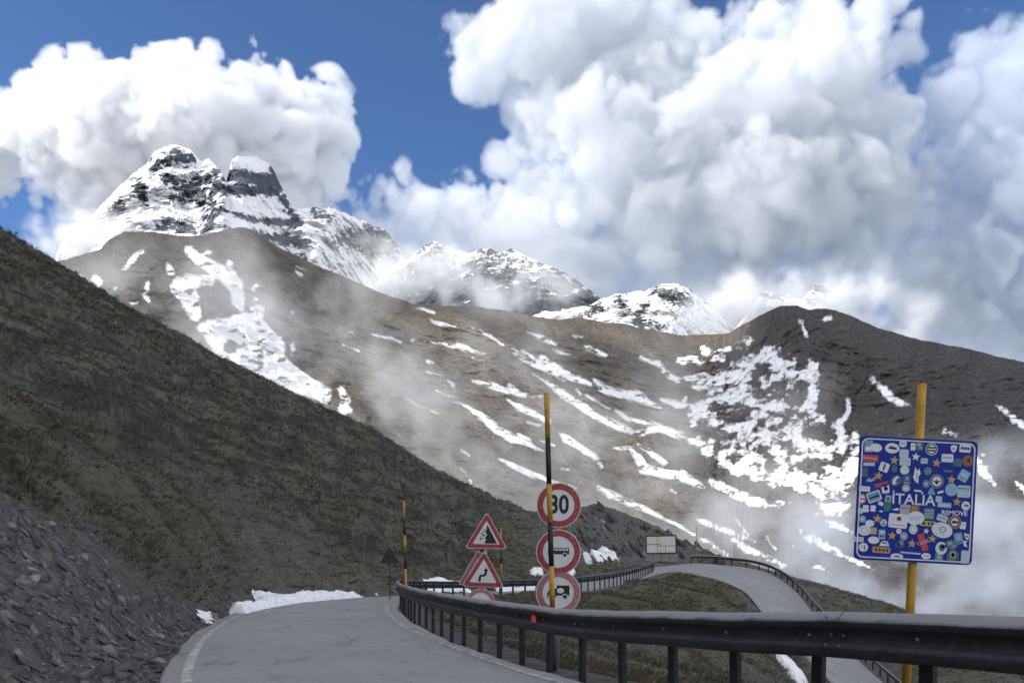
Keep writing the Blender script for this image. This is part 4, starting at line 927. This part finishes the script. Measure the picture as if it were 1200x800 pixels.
obj('red_border', ring_mesh('red_border', circle(16.5 * TA / F, 48), circle(12 * TA / F, 48), -.009, -.0055, M['redfade']), pA)
pA['label'] = 'bleached round sign almost hidden by the guardrail'

# back of a triangle on the outside of the hairpin
tb = 37.0; bb = P(457, 698, tb); zb = hz(bb[0], tb)
sb = tag(empty('road_sign', (bb[0], tb, zb), (0, math.radians(-.5), math.radians(5))), 'dark back of a triangular sign on a thin post before the hillside', 'road sign', 'road sign posts')
obj('post', tube_mesh('post', .025, -.4, P(457, 645, tb)[2] - zb, M['signback'], 12), sb)
sp = obj('sign_plate', slab_mesh('sign_plate', tri(23 * tb / F, .05), -.004, .004, M['signback']), sb, (0, .04, P(457, 653, tb)[2] - zb))
for zz in (-.10, .10): obj('bracket', box_mesh('bracket', .30 - abs(zz) - .5 * zz, .02,   .035, M['signback'], .003, zz), sp, (0, -.016, 0))

# information board beyond the far road
tB = 93.0; c0 = P(775, 648, tB); zB = hz(c0[0], tB)
wB = 34.5 * tB / F; hB = 20.5 * tB / F
ib = tag(empty('information_board', (c0[0], tB, zB), (0, math.radians(-1), math.radians(-3))), 'large pale information board in a black frame below the rock outcrop', 'information board')
z0 = P(775, 648, tB)[2] - zB
obj('panel', box_mesh('panel', wB, .05, hB, M['board'], .005, z0), ib)
for (x, z, sx_, sz_) in ((0, z0 - .04, wB + .2, .12), (0, z0 + hB - .06, wB + .2, .12), (-wB / 2, z0, .11, hB), (wB / 2, z0, .11, hB)):
    obj('frame_bar', box_mesh('frame_bar', sx_, .09, sz_, M['black'], .01, z), ib, (x, -.01, 0))
for (x, z, sx_, sz_, mm) in ((-.42, z0, .09, hB, 'ochre'), (-.12, z0, .06, hB, 'ochre'), (-.8, z0 + .95, 1.5, .07, 'signback'), (.55, z0 + .78, 1.9, .06, 'signback'), (.45, z0, .05, .8, 'signback'), (.2, z0 + 1.2, .5, .03, 'ochre')):
    obj('map_line', box_mesh('map_line', sx_, .006, sz_, M[mm], 0, z), ib, (x, -.030, 0))
for x in (-wB / 2 + .3, wB / 2 - .3): obj('post', box_mesh('post', .12, .12, z0 + .8, M['black'], .01, -.4), ib, (x, .10, 0))
rw = tag(empty('retaining_wall', (P(774, 655, 92)[0], 91.6, zB)), 'low concrete wall at the foot of the information board', 'wall')
for k in range(4):
    obj('wall_block', box_mesh('wall_block', .86, .35, .78 + .05 * (k % 2), M['concrete'], .03, -.3), rw, (-1.32 + .88 * k, .03 * (k % 2), 0), (0, 0, .02 * (k - 1)))
bd = bmesh.new(); bmesh.ops.create_icosphere(bd, subdivisions=3, radius=1)
for v in bd.verts:
    c = v.co; k = 1 + .22 * float(perlin(np.array([c.x * 1.4]), np.array([c.y * 1.4]), np.array([c.z * 1.4]))[0])
    v.co = (c.x * .62 * k, c.y * .5 * k, max(c.z, -.35) * .55 * k)
bme = bpy.data.meshes.new('boulder'); bd.to_mesh(bme); bd.free(); bme.materials.append(M['slab']); bme.polygons.foreach_set('use_smooth', np.ones(len(bme.polygons), bool))
bp = P(843, 648, 95)
tag(obj('boulder', bme, None, (bp[0], 95, hz(bp[0], 95) + .2), None, (1.05, 1, 1.6)), 'dark rounded boulder beside the start of the outer guardrail', 'boulder')

# ------------------------------------------------------------------ blue border sign covered with stickers
TS = 6.0
pb = P(1057, 850, TS); pt = P(1080.5, 450, TS); zgS = hz(pb[0], TS); pb[2] = min(zgS, pb[2])
vv = Vector(pt - pb); roll = math.atan2(vv.x, vv.z); LS = vv.length
bs = tag(empty('border_sign', tuple(pb), (0, roll, 0)), 'blue ITALIA border sign plastered with stickers on a yellow pole', 'border sign')
obj('pole', tube_mesh('pole', .030, -.3, LS, M['yellow'], 16), bs)
cS = P(1073, 586, TS - .05); rel_ = cS - pb
zS = rel_[0] * math.sin(roll) + rel_[2] * math.cos(roll); xS = rel_[0] * math.cos(roll) - rel_[2] * math.sin(roll)
WS, HS = 138.5 * .00595, 145 * .00595
YS = -.05
def S2(cx, cy):
    u = (cx - (80 - 26 * (cy - 60) / 680)) / 650 - .5; w = .5 - (cy - 61) / 679
    return xS + u * WS, zS + w * HS
rect = lambda w, h: [(-w / 2, -h / 2), (w / 2, -h / 2), (w / 2, h / 2), (-w / 2, h / 2)]
pl = obj('sign_plate', slab_mesh('sign_plate', rounded(rect(WS, HS), .035), -.003, .003, M['blue']), bs, (xS, YS, zS))
obj('white_border', ring_mesh('white_border', rounded(rect(WS * .962, HS * .965), .045), rounded(rect(WS * .940, HS * .945), .04), -.0045, -.003, M['white']), pl)
for z in (.30, -.32): obj('clamp', box_mesh('clamp', .16, .04, .035, M['galv'], .003, z), bs, (xS * 0 + 0, -.03, zS))
_mc = {}
def cm(c, rough=.45):
    if c not in _mc: _mc[c] = plain('sticker_film_%d' % len(_mc), c, rough, 0, .15, 25, (tuple(k * .6 for k in c), .35))
    return _mc[c]
WHT = (.62, .65, .70); PAL = (.42, .52, .62); GRY = (.33, .36, .40); BLK = (.02, .022, .03); ORG = (.48, .29, .09); RED = (.45, .05, .06); LBL = (.24, .42, .58); GRN = (.03, .16, .12); DBL = (.03, .06, .22); CYN = (.16, .31, .42); YEL = (.50, .38, .10); BRN = (.28, .12, .06); NAV = (.05, .10, .16)
UP = WS / 650
def stk(kind, cx, cy, w, h, c, rot=0.0, mark=None, lay=0, name='sticker'):
    x, z = S2(cx, cy); y = YS - .0034 - .0007 * lay
    if kind == 'r': ol = rounded(rect(w * UP, h * UP), min(w, h) * UP * .12, 2)
    elif kind == 'e': ol = circle(h * UP / 2, 28, 0, 0, w / h)
    elif kind == 's':
        ol = []
        for k in range(10):
            rr = w * UP / 2 * (1 if k % 2 == 0 else .42); a_ = math.pi / 2 + k * math.pi / 5; ol.append((rr * math.cos(a_), rr * math.sin(a_)))
    else: ol = [(a_ * w * UP, b_ * h * UP) for a_, b_ in kind]
    o = obj(name, slab_mesh(name, ol, -.0005, .0003, cm(c)), bs, (x, y, z), (0, math.radians(rot), 0))
    if mark:
        for m_ in (mark if isinstance(mark, list) else [mark]):
            k, mx, mz, mw, mh, mc = m_
            if k == 't': me = text_mesh('print', mx, mz * UP, cm(mc), -.0008, .0001, .0, mw, 0, mh * UP)
            elif k == 'e': me = slab_mesh('print', circle(mh * UP / 2, 20, mx * UP, mz * UP, mw / mh), -.0008, -.0004, cm(mc))
            elif k == 'o': me = ring_mesh('print', circle(mh * UP / 2, 24, mx * UP, mz * UP, mw / mh), circle(mh * UP / 2 * .78, 24, mx * UP, mz * UP, mw / mh), -.0008, -.0004, cm(mc))
            elif k == 'p': me = slab_mesh('print', [(a_ * UP, b_ * UP) for a_, b_ in mx], -.0009, -.0004, cm(mc))
            else: me = slab_mesh('print', [(mx * UP + a_, mz * UP + b_) for a_, b_ in rect(mw * UP, mh * UP)], -.0008, -.0004, cm(mc))
            obj('print', me, o)
    return o
x, z = S2(378, 400)
obj('lettering', text_mesh('lettering', 'ITALIA', 82 * UP, cm(WHT), YS - .0045, .0006, .0012, 1.0, x, z), bs)['label'] = 'white ITALIA lettering'
for (cx, cy) in ((283, 352), (440, 352)): stk('r', cx - 14, cy + 6, 9, 12, WHT, 25, None, 0, 'paint_fleck')
for (cx, cy) in ((270, 188), (503, 190), (185, 277), (586, 277), (618, 397), (181, 512), (264, 600), (374, 638), (486, 606)): stk('s', cx, cy, 54, 54, ORG, 4, None, 1, 'gold_star')
stk('s', 388, 162, 50, 50, WHT, 5, None, 1, 'white_star'); stk('s', 451, 565, 36, 36, WHT, 10, None, 1, 'white_star')
b_ = lambda *a: ('b',) + a
e_ = lambda *a: ('e',) + a
stk('r', 128, 118, 46, 66, CYN, 0, b_(0, -14, 34, 24, WHT)); stk('e', 168, 124, 66, 46, WHT, 4, None, 1); stk('e', 258, 122, 80, 56, WHT, 0, ('p', [(-22, -4), (24, -8), (26, 2), (8, 8), (-8, 12), (-20, 4)], 0, 0, 0, BLK))
stk('e', 317, 94, 42, 40, WHT, 0, b_(0, 0, 26, 10, GRY)); stk('r', 323, 148, 50, 46, PAL, 0, b_(0, 4, 34, 3, GRY), 1); stk('r', 329, 192, 60, 44, PAL, 0, b_(0, 0, 44, 3, GRY), 1); stk('r', 372, 108, 26, 40, WHT, 0, b_(0, 4, 16, 3, BLK)); stk('r', 408, 100, 42, 56, NAV, 0, [b_(-4, 6, 22, 16, GRY), b_(6, -12, 18, 14, CYN)])
stk('e', 475, 116, 66, 68, WHT, 0, [('o', 0, 0, 60, 60, BLK), b_(0, 8, 42, 9, BLK), b_(0, -8, 42, 9, BLK)]); stk([(-.5, .35), (0, .5), (.5, .35), (.3, -.25), (0, -.5), (-.4, -.2)], 597, 108, 38, 44, WHT, 0, b_(0, 0, 16, 12, GRY)); stk('r', 659, 102, 62, 44, WHT, 2, b_(0, 0, 50, 14, NAV))
stk('r', 562, 160, 64, 44, WHT, 0, b_(0, 2, 48, 10, GRY)); stk('r', 435, 182, 38, 30, PAL, 0, [b_(-6, 2, 10, 10, GRY), b_(8, 0, 8, 14, GRY)]); stk('r', 619, 182, 44, 42, GRN, 6, e_(0, 0, 24, 24, NAV)); stk('e', 676, 170, 60, 64, BRN, 0, [('o', 0, 0, 56, 58, (.22, .05, .05)), ('p', [(-12, -16), (0, -4), (10, -18), (14, 8), (4, 18), (-6, 8)], 0, 0, 0, BLK)])
stk('r', 135, 183, 92, 38, RED, 2, b_(0, 0, 84, 10, (.42, .2, .22))); stk('r', 132, 216, 62, 18, PAL, -2); stk('r', 215, 228, 52, 50, WHT, 18, [b_(0, -4, 10, 26, BLK), e_(0, 14, 10, 10, BLK)]); stk('r', 271, 233, 28, 38, GRN, 0, e_(0, 0, 14, 18, NAV)); stk('e', 328, 238, 50, 48, WHT, 0, b_(0, 4, 26, 3, GRY))
stk('e', 456, 237, 46, 46, NAV, 0, [('o', 0, 0, 38, 38, CYN), b_(0, 0, 26, 8, CYN)]); stk([(-.2, .5), (.05, .25), (.3, .4), (.5, .1), (.25, -.1), (.3, -.5), (-.1, -.4), (-.4, -.15), (-.3, .1)], 393, 262, 46, 92, WHT, 0, b_(2, -4, 8, 30, GRY), 1); stk('r', 567, 231, 52, 14, DBL, 2, b_(0, 0, 40, 4, CYN)); stk('r', 654, 252, 54, 62, LBL, 28, [b_(0, 4, 40, 12, PAL), b_(0, -16, 34, 4, NAV)])
stk('r', 108, 262, 34, 50, NAV, 0, e_(0, 6, 18, 22, GRN)); stk([(-.5, -.3), (-.2, .2), (.1, .0), (.5, .5), (.4, -.1), (.0, -.4)], 142, 298, 54, 38, GRY, 0); stk('e', 282, 298, 66, 58, NAV, -18, ('p', [(-26, -18), (-18, 10), (8, 24), (26, 12), (6, 8), (-8, -8), (4, -16)], 0, 0, 0, WHT)); stk('r', 341, 290, 46, 60, DBL, 0, [e_(0, 6, 22, 26, CYN), b_(0, -18, 32, 8, GRY)])
stk('e', 447, 307, 38, 44, CYN, 0, [('o', 0, 0, 30, 36, NAV), e_(0, 0, 10, 12, WHT)]); stk('e', 505, 290, 74, 74, WHT, 0, [('o', 0, 0, 70, 70, BLK), ('p', [(-28, 6), (-6, 0), (0, 12), (6, 0), (28, 6), (10, -8), (0, -20), (-10, -8)], 0, 0, 0, BLK)], 1); stk('e', 586, 332, 68, 70, LBL, 0, None, 1); stk('r', 655, 338, 72, 66, PAL, 0, [b_(0, 16, 66, 6, NAV), b_(0, 0, 60, 4, CYN), b_(-4, -18, 50, 5, GRY)])
stk('r', 200, 324, 78, 26, (.22, .04, .14), -16, b_(0, 0, 56, 8, RED)); stk('r', 224, 346, 42, 48, WHT, -8, [e_(2, 2, 22, 26, BLK), b_(2, 2, 8, 16, WHT)]); stk('e', 337, 337, 42, 38, WHT, 0, ('o', 0, 0, 30, 28, DBL)); stk('r', 402, 346, 48, 22, BLK, 2, b_(0, -2, 40, 10, WHT)); stk([(-.5, -.5), (-.2, .4), (.1, .5), (.5, -.5)], 478, 344, 44, 40, CYN, 0); stk('r', 527, 348, 34, 12, WHT, -20)
stk('r', 109, 352, 60, 28, WHT, 2, b_(0, 0, 44, 4, GRY)); stk('e', 97, 408, 40, 54, WHT, 0, [('o', 0, 0, 38, 52, RED), b_(0, 0, 30, 9, RED)]); stk('r', 162, 392, 76, 56, WHT, -22, [b_(0, 0, 64, 42, (.10, .28, .40)), b_(0, -2, 60, 8, WHT)]); stk('r', 240, 400, 34, 40, GRY, 10, e_(0, 0, 18, 22, GRN)); stk([(-.4, -.5), (-.5, .1), (-.1, .5), (.4, .3), (.5, -.3), (.1, -.5)], 236, 440, 44, 56, GRN, 0, None, 1); stk('r', 199, 428, 28, 20, WHT, 20)
stk('r', 518, 387, 34, 32, PAL, 2, b_(0, 2, 20, 4, GRY), 1); stk('r', 549, 418, 76, 28, LBL, 2, b_(0, 0, 60, 6, WHT)); stk('e', 667, 416, 48, 50, WHT, 0, ('p', [(-16, -4), (-4, 8), (14, 6), (16, -8), (0, -2)], 0, 0, 0, NAV))
stk('r', 117, 460, 32, 38, WHT, -4, b_(0, 0, 20, 3, GRY)); stk('r', 157, 457, 28, 34, WHT, 4); stk('r', 88, 474, 28, 30, PAL, 0); stk([(-.5, -.2), (.1, .3), (.5, .1), (.2, -.4)], 283, 454, 44, 22, WHT, 0); stk([(-.5, 0), (.2, .4), (.5, -.2), (0, -.4)], 200, 470, 26, 14, WHT, 0)
stk('r', 334, 456, 58, 60, GRY, 2, b_(0, 10, 40, 3, NAV)); stk('r', 386, 452, 50, 46, BRN, 2, [e_(-4, 2, 24, 26, YEL), e_(-4, 2, 12, 14, BLK)]); stk('r', 466, 470, 56, 60, (.10, .22, .24), 0, [b_(0, 16, 48, 6, GRY), b_(0, 0, 48, 6, GRY), b_(0, -16, 48, 6, GRY)])
stk('r', 295, 518, 104, 78, WHT, 3, [e_(4, 12, 26, 26, RED), e_(10, 16, 14, 14, WHT), b_(0, -22, 70, 6, GRY)], 1); stk('e', 391, 498, 98, 74, WHT, -10, [b_(6, 4, 70, 4, GRY), b_(-4, -8, 50, 4, GRY)], 2); stk('r', 459, 524, 84, 28, YEL, 2, [b_(-22, 0, 16, 16, BLK), b_(6, 0, 12, 16, BLK), b_(26, 0, 14, 16, BLK)]); stk('r', 539, 490, 60, 36, PAL, 16, b_(0, 2, 44, 4, NAV))
x, z = S2(604, 460); obj('graffiti', text_mesh('graffiti', 'REMOVE', 36 * UP, cm(WHT), YS - .0052, .0003, .0008, 1.05, x, z), bs, None, (0, 0, 0))
stk('e', 607, 508, 74, 74, WHT, 0, [('o', 0, 0, 74, 74, BRN), ('o', 0, 0, 56, 56, BLK), ('p', [(-20, -10), (-12, 6), (2, 10), (10, 4), (20, 8), (18, -10), (4, -6)], 0, 0, 0, BLK)], 1); stk('r', 653, 524, 32, 40, WHT, 4, b_(0, 2, 18, 4, GRY)); stk('e', 538, 556, 116, 84, WHT, 12, [('o', 2, 4, 36, 36, DBL), b_(0, 4, 44, 3, GRY), b_(-6, -22, 60, 3, GRY)], 2)
stk('e', 100, 518, 34, 38, PAL, 0, ('o', 0, 0, 24, 28, DBL)); stk('e', 140, 540, 50, 38, WHT, 2); stk('e', 216, 532, 38, 40, PAL, 0, [e_(0, 4, 18, 14, YEL), e_(0, -8, 22, 8, GRN)], 1); stk('e', 112, 580, 70, 56, WHT, 2, ('o', 0, 0, 44, 36, GRY)); stk('r', 162, 580, 36, 36, YEL, 0, b_(-2, 0, 20, 20, GRY)); stk('r', 208, 596, 36, 52, LBL, 0, [b_(0, -10, 26, 14, NAV), b_(0, 12, 22, 8, WHT)])
stk('e', 301, 574, 30, 28, WHT, 0, b_(0, 0, 16, 4, GRY)); stk('e', 329, 600, 44, 46, CYN, 0, [('o', 0, 0, 36, 38, GRY), e_(0, 0, 12, 14, WHT)]); stk('e', 380, 560, 46, 52, WHT, 0, ('o', 0, 0, 34, 40, GRY)); stk('e', 315, 640, 34, 52, NAV, 0, e_(2, 4, 16, 26, CYN)); stk([(-.5, 0), (-.1, .4), (.5, .2), (.2, -.5)], 293, 652, 34, 30, DBL, 0, None)
stk('r', 434, 628, 36, 96, RED, -22, ('t', 'CLOSE', 28, .8, 0, (.55, .5, .5)), 2)
stk('r', 82, 630, 52, 28, PAL, 2, b_(0, 0, 40, 4, GRY)); stk('e', 163, 630, 62, 40, WHT, 3); stk([(-.5, -.4), (-.3, .3), (0, .5), (.35, .3), (.5, -.4)], 222, 646, 56, 34, WHT, 0, b_(0, 4, 30, 8, GRN)); stk('e', 107, 672, 52, 48, WHT, 0, [('p', [(2, -14), (10, -14), (10, 10), (2, 14)], 0, 0, 0, RED), b_(-10, 0, 4, 20, GRY)]); stk('r', 206, 682, 98, 34, (.42, .22, .08), 2, [b_(-28, 0, 12, 14, BLK), b_(-8, 0, 12, 14, BLK), b_(12, 0, 12, 14, BLK), b_(32, 0, 12, 14, BLK)])
stk('r', 367, 690, 110, 9, PAL, 2); stk('e', 292, 712, 70, 32, WHT, 2, b_(0, 0, 30, 8, NAV)); stk('e', 453, 702, 52, 34, WHT, 2, b_(0, 0, 28, 6, GRY)); stk('e', 535, 655, 64, 70, WHT, 0, [e_(4, 4, 36, 40, NAV), e_(6, 10, 18, 18, WHT)], 1); stk('r', 524, 705, 44, 46, (.06, .26, .30), 0, e_(0, 2, 26, 24, GRY)); stk([(-.5, -.3), (-.4, .3), (-.05, .5), (.4, .35), (.5, -.1), (.2, -.5)], 590, 632, 74, 54, (.10, .16, .18), 0, [e_(-8, 6, 26, 18, GRY), e_(16, -6, 20, 16, CYN)], 1)
stk([(-.4, -.5), (-.5, 0), (-.3, .4), (.1, .5), (.5, .2), (.45, -.3), (.1, -.5)], 600, 690, 66, 66, (.12, .13, .13), 0, [e_(0, 2, 34, 36, GRY), e_(0, 2, 20, 22, NAV)]); stk('r', 630, 596, 46, 62, CYN, -14, [e_(0, 4, 22, 34, (.20, .45, .6)), b_(0, -20, 30, 8, NAV)]); stk([(-.5, .5), (.5, .3), (.3, -.5), (-.2, -.3)], 674, 584, 30, 40, WHT, 0, b_(2, 0, 12, 10, BRN)); stk([(-.5, .5), (.4, .5), (.1, .1), (.5, -.5), (-.3, -.4)], 668, 624, 26, 34, WHT, 0); stk('r', 668, 696, 46, 72, PAL, 0)

# ------------------------------------------------------------------ old snow by the roadside
def snow_bank(label, outline, thick, group=None, parent=None):
    pts = np.array([ground_hit(*q) for q in outline]); poly = pts[:, :2]
    lo = poly.min(0) - .1; hi = poly.max(0) + .1
    nx, ny = (int(np.clip((hi[k] - lo[k]) / .10, 24, 150)) for k in (0, 1))
    X, Y = np.meshgrid(np.linspace(lo[0], hi[0], nx), np.linspace(lo[1], hi[1], ny))
    x = X.ravel(); y = Y.ravel()
    dd = polydist(x, y, poly) * np.where(inpoly(x, y, poly), 1, -1) + .10 * fbm(x / .5, y / .5, 2.0, 3)
    h = height(x, y) - .05 + (thick + .05) * sstep(-.03, .38, dd) * (1 + .35 * fbm(x / .9, y / .9, 7.0, 3)) + .05 * fbm(x / .35, y / .35, 9.0, 3) * (dd > 0)
    f = grid_faces(ny, nx); f = f[(dd[f] > -.06).any(1)]
    use, inv = np.unique(f, return_inverse=True)
    v = np.stack([x, y, h], -1)[use]; o0 = v.mean(0); o0[2] = v[:, 2].min()
    o = obj('snow_bank', new_mesh('snow_bank', v - o0, inv.reshape(f.shape)[:, ::-1].copy(), M['snow'], True), None, o0)
    return tag(o, label, 'snow bank', 'old snow left along the road')
snow_bank('long bank of dirty old snow between the road and the hillside', [(291, 684), (303, 691), (320, 696), (337, 699), (356, 689), (373, 691), (393, 694), (428, 698), (410, 703), (360, 708), (320, 715), (290, 722), (268, 720), (264, 712), (283, 717), (303, 711), (297, 702)], .32)
snow_bank('ragged lump of old snow lying on the shale beside the road', [(221, 712), (240, 713), (253, 719), (258, 731), (244, 733), (232, 722)], .16)
snow_bank('small scrap of snow at the foot of the shale bank', [(174, 746), (199, 747), (190, 754), (184, 755)], .08)
snow_bank('tiny heap of snow at the end of the long snow bank', [(436, 693), (442, 692), (446, 698), (437, 698)], .2)
snow_bank('snow seen between the rail posts left of the triangular signs', [(497, 687), (545, 688), (556, 694), (498, 696)], .1)
snow_bank('snow seen through the rail between the two sign posts', [(578, 686), (630, 686), (632, 693), (580, 695)], .1)
snow_bank('small snow lump above the rail beside the round signs', [(619, 671), (637, 670), (638, 677), (620, 678)], .22)
snow_bank('small snow patch just right of the round signs', [(663, 668), (675, 667), (675, 675), (664, 676)], .2)
snow_bank('broken snow between rocks at the foot of the outcrop', [(684, 652), (700, 651), (722, 654), (724, 661), (700, 662), (686, 660)], .35)
snow_bank('narrow strip of snow along the inner edge of the descending road', [(905, 764), (914, 764), (930, 782), (948, 802), (936, 806), (920, 788)], .4)

# ------------------------------------------------------------------ stones, slabs and turf
rng = np.random.default_rng(42)
def hull(seed, n, sx_, sy_, sz_):
    r = np.random.default_rng(seed); bm = bmesh.new()
    for _ in range(n):
        p = r.normal(size=3); p /= np.linalg.norm(p) ** .6; bm.verts.new((p[0] * sx_, p[1] * sy_, p[2] * sz_))
    g = bmesh.ops.convex_hull(bm, input=bm.verts[:])
    bmesh.ops.delete(bm, geom=list({e for e in g['geom_interior'] + g['geom_unused'] if isinstance(e, bmesh.types.BMVert)}), context='VERTS')
    bmesh.ops.triangulate(bm, faces=bm.faces[:])
    v = np.array([p.co[:] for p in bm.verts]); bm.verts.index_update(); f = np.array([[q.index for q in p.verts] for p in bm.faces]); bm.free()
    return v, f
stones = [hull(k, 11, .5, .36, .12) for k in range(10)]
stone_me = [new_mesh('stone', v, f.copy(), M['shale']) for v, f in stones]
Wt = Rr.ravel() ** 2
Gx = gx; Gy = gy; Gz = gz
sn_, cs_ = None, None
eps = .15
def slope_rot(x, y, tilt, r):
    hx = (height(x + eps, y, False) - height(x - eps, y, False)) / (2 * eps); hy = (height(x, y + eps, False) - height(x, y - eps, False)) / (2 * eps)
    return hx, hy
cand = np.nonzero((turf + .30 * fbm(Gx / 1.3, Gy / 1.3, 6.0, 3) < .5) & (Gy > 5) & (Gx < 0) & (gpx > -120) & (d_ > HW + .12) & (Gy < 30) & (gpx < 300))[0]
w_ = Wt[cand] * np.clip(1.2 - d_[cand] / 9, .1, 1); w_ /= w_.sum()
pick = rng.choice(cand, 16000, True, w_)
x = Gx[pick] + rng.normal(0, .06, len(pick)); y = Gy[pick] + rng.normal(0, .06, len(pick)); z = height(x, y)
hx, hy = slope_rot(x, y, 0, 0)
size = .031 * np.exp(rng.gumbel(0, .55, len(pick))); size = np.clip(size, .025, .30) * np.clip(1.25 - 1.2 * turf[pick], .45, 1)
order = np.argsort(-size / y); 
def frames(hx, hy, rng_, dev):
    n_ = np.stack([-hx, -hy, np.ones_like(hx)], -1) + rng_.normal(0, dev, (len(hx), 3)); n_ /= np.linalg.norm(n_, axis=1, keepdims=True)
    a_ = rng_.normal(size=(len(hx), 3)); t1 = np.cross(n_, a_); t1 /= np.linalg.norm(t1, axis=1, keepdims=True); t2 = np.cross(n_, t1)
    return np.stack([t1, t2, n_], -1)
fr = frames(hx, hy, rng, .38)
big = order[:280]; rest = order[280:]
for k in big:
    s_ = size[k] * 1.15
    m4 = Matrix([[*(fr[k][r] * s_), (x[k], y[k], z[k] + .03 * s_)[r]] for r in range(3)] + [[0, 0, 0, 1]])
    o = obj('stone', stone_me[int(rng.integers(10))], ground); o.matrix_world = m4
vv_, ff_, tt_, n0 = [], [], [], 0
for k in rest:
    v, f = stones[int(rng.integers(10))]
    tt_.append(np.full(len(v), rng.random())); vv_.append((v * size[k]) @ fr[k].T + np.array([x[k], y[k], z[k] + .02 * size[k]])); ff_.append(f + n0); n0 += len(v)
scree = obj('scree', new_mesh('scree', np.vstack(vv_), np.vstack(ff_), M['shale'], False, {'tint': np.concatenate(tt_)}), ground); tag(scree, 'loose grey shale fragments', kind='stuff')

# slate slabs of the outcrop
def slab_rock(seed):
    r = np.random.default_rng(seed); bm = bmesh.new()
    for ix in (-1, -.2, .5, 1):
        for iy in (-1, 1):
            for iz in (-1, 1):
                bm.verts.new((ix + r.normal(0, .10), iy * (.34 - .12 * abs(ix)) + r.normal(0, .06), iz * (.10 - .04 * abs(ix)) + r.normal(0, .03)))
    g = bmesh.ops.convex_hull(bm, input=bm.verts[:])
    bmesh.ops.delete(bm, geom=list({e for e in g['geom_interior'] + g['geom_unused'] if isinstance(e, bmesh.types.BMVert)}), context='VERTS')
    bmesh.ops.triangulate(bm, faces=bm.faces[:])
    bm.verts.index_update(); v = np.array([p.co[:] for p in bm.verts]); f = np.array([[q.index for q in p.verts] for p in bm.faces]); bm.free()
    return v, f
slabs = [slab_rock(100 + k) for k in range(8)]
slab_me = [new_mesh('rock_slab', v, f.copy(), M['slab']) for v, f in slabs]
cand = np.nonzero((oc > .55) & (d_ > 5.5) & (gpx > 655) & (gpx < 825) & (Gy < np.interp(gpx, rid_px, rid_t) - 3.5))[0]
pick = rng.choice(cand, 170, True, Wt[cand] / Wt[cand].sum())
for k in pick:
    s_ = float(np.clip(rng.lognormal(-.1, .45), .45, 1.7))
    ax = Vector((.62, -.15, -.77 + .12 * rng.normal())).normalized(); nn = Vector((.70 + .1 * rng.normal(), -.45, .55)); nn = (nn - ax * nn.dot(ax)).normalized(); ay = nn.cross(ax)
    m4 = Matrix([[ax[r] * s_, ay[r] * s_, nn[r] * s_, (Gx[k], Gy[k], Gz[k] - .22 * s_)[r]] for r in range(3)] + [[0, 0, 0, 1]])
    o = obj('rock_slab', slab_me[int(rng.integers(8))], ground); o.matrix_world = m4

# tufts of alpine grass: far too many to count
def m_grass():
    n = NT('dry_alpine_grass'); c = n.coord(); s_ = n.attr('shade')
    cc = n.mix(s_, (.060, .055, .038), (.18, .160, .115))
    cc = n.mix(n.ramp(n.noise(c, .2, 3), [(.5, 0), (.7, .55)]), cc, (.13, .095, .066))
    cc = n.mix(n.math('MULTIPLY', n.attr('green'), .7), cc, (.075, .085, .03))
    return n.bsdf(cc, .9, 0, None, .1)
vis = (turf > .5) & (d_ > HW + .5) & (Gy > 7) & (gpx > -80) & (gpx < 1260) & (Gy < np.interp(gpx, rid_px, rid_t) + .5)
cand = np.nonzero(vis & (Gy < 108))[0]
w_ = Wt[cand] / np.maximum(Gy[cand], 14) ** 1.55 * np.clip(.6 + fbm(Gx[cand] / 2.5, Gy[cand] / 2.5, 3, 3), .05, 1.6); w_ /= w_.sum()
pick = rng.choice(cand, 70000, True, w_); NB = 4
px_ = np.repeat(Gx[pick] + rng.normal(0, .10, len(pick)), NB); py_ = np.repeat(Gy[pick] + rng.normal(0, .10, len(pick)), NB); pz_ = np.repeat(Gz[pick], NB)
sc0 = np.repeat(rng.uniform(.6, 1.4, len(pick)) * np.clip(Gy[pick] / 45, .75, 1.25), NB)
px_ += rng.normal(0, .05, len(px_)) * sc0; py_ += rng.normal(0, .05, len(px_)) * sc0
a_ = rng.uniform(0, 6.283, len(px_)); ln = rng.uniform(.05, .13, len(px_)) * sc0; wd = rng.uniform(.012, .03, len(px_)) * sc0
lx = rng.normal(.09, .06, len(px_)) * sc0; ly = rng.normal(-.05, .06, len(px_)) * sc0
base = np.stack([px_, py_, pz_ - .03], -1); side = np.stack([np.cos(a_) * wd, np.sin(a_) * wd, 0 * a_], -1)
tip = base + np.stack([lx, ly, ln + .03], -1)
V = np.stack([base - side, base + side, tip], 1).reshape(-1, 3)
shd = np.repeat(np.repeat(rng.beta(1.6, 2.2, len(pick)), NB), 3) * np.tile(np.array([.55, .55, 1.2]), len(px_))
grn = np.repeat(np.repeat(green[pick], NB), 3)
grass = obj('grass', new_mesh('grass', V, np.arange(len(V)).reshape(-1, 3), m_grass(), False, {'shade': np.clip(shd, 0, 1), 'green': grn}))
tag(grass, 'short dry alpine grass on the hillside and hollow', kind='stuff')
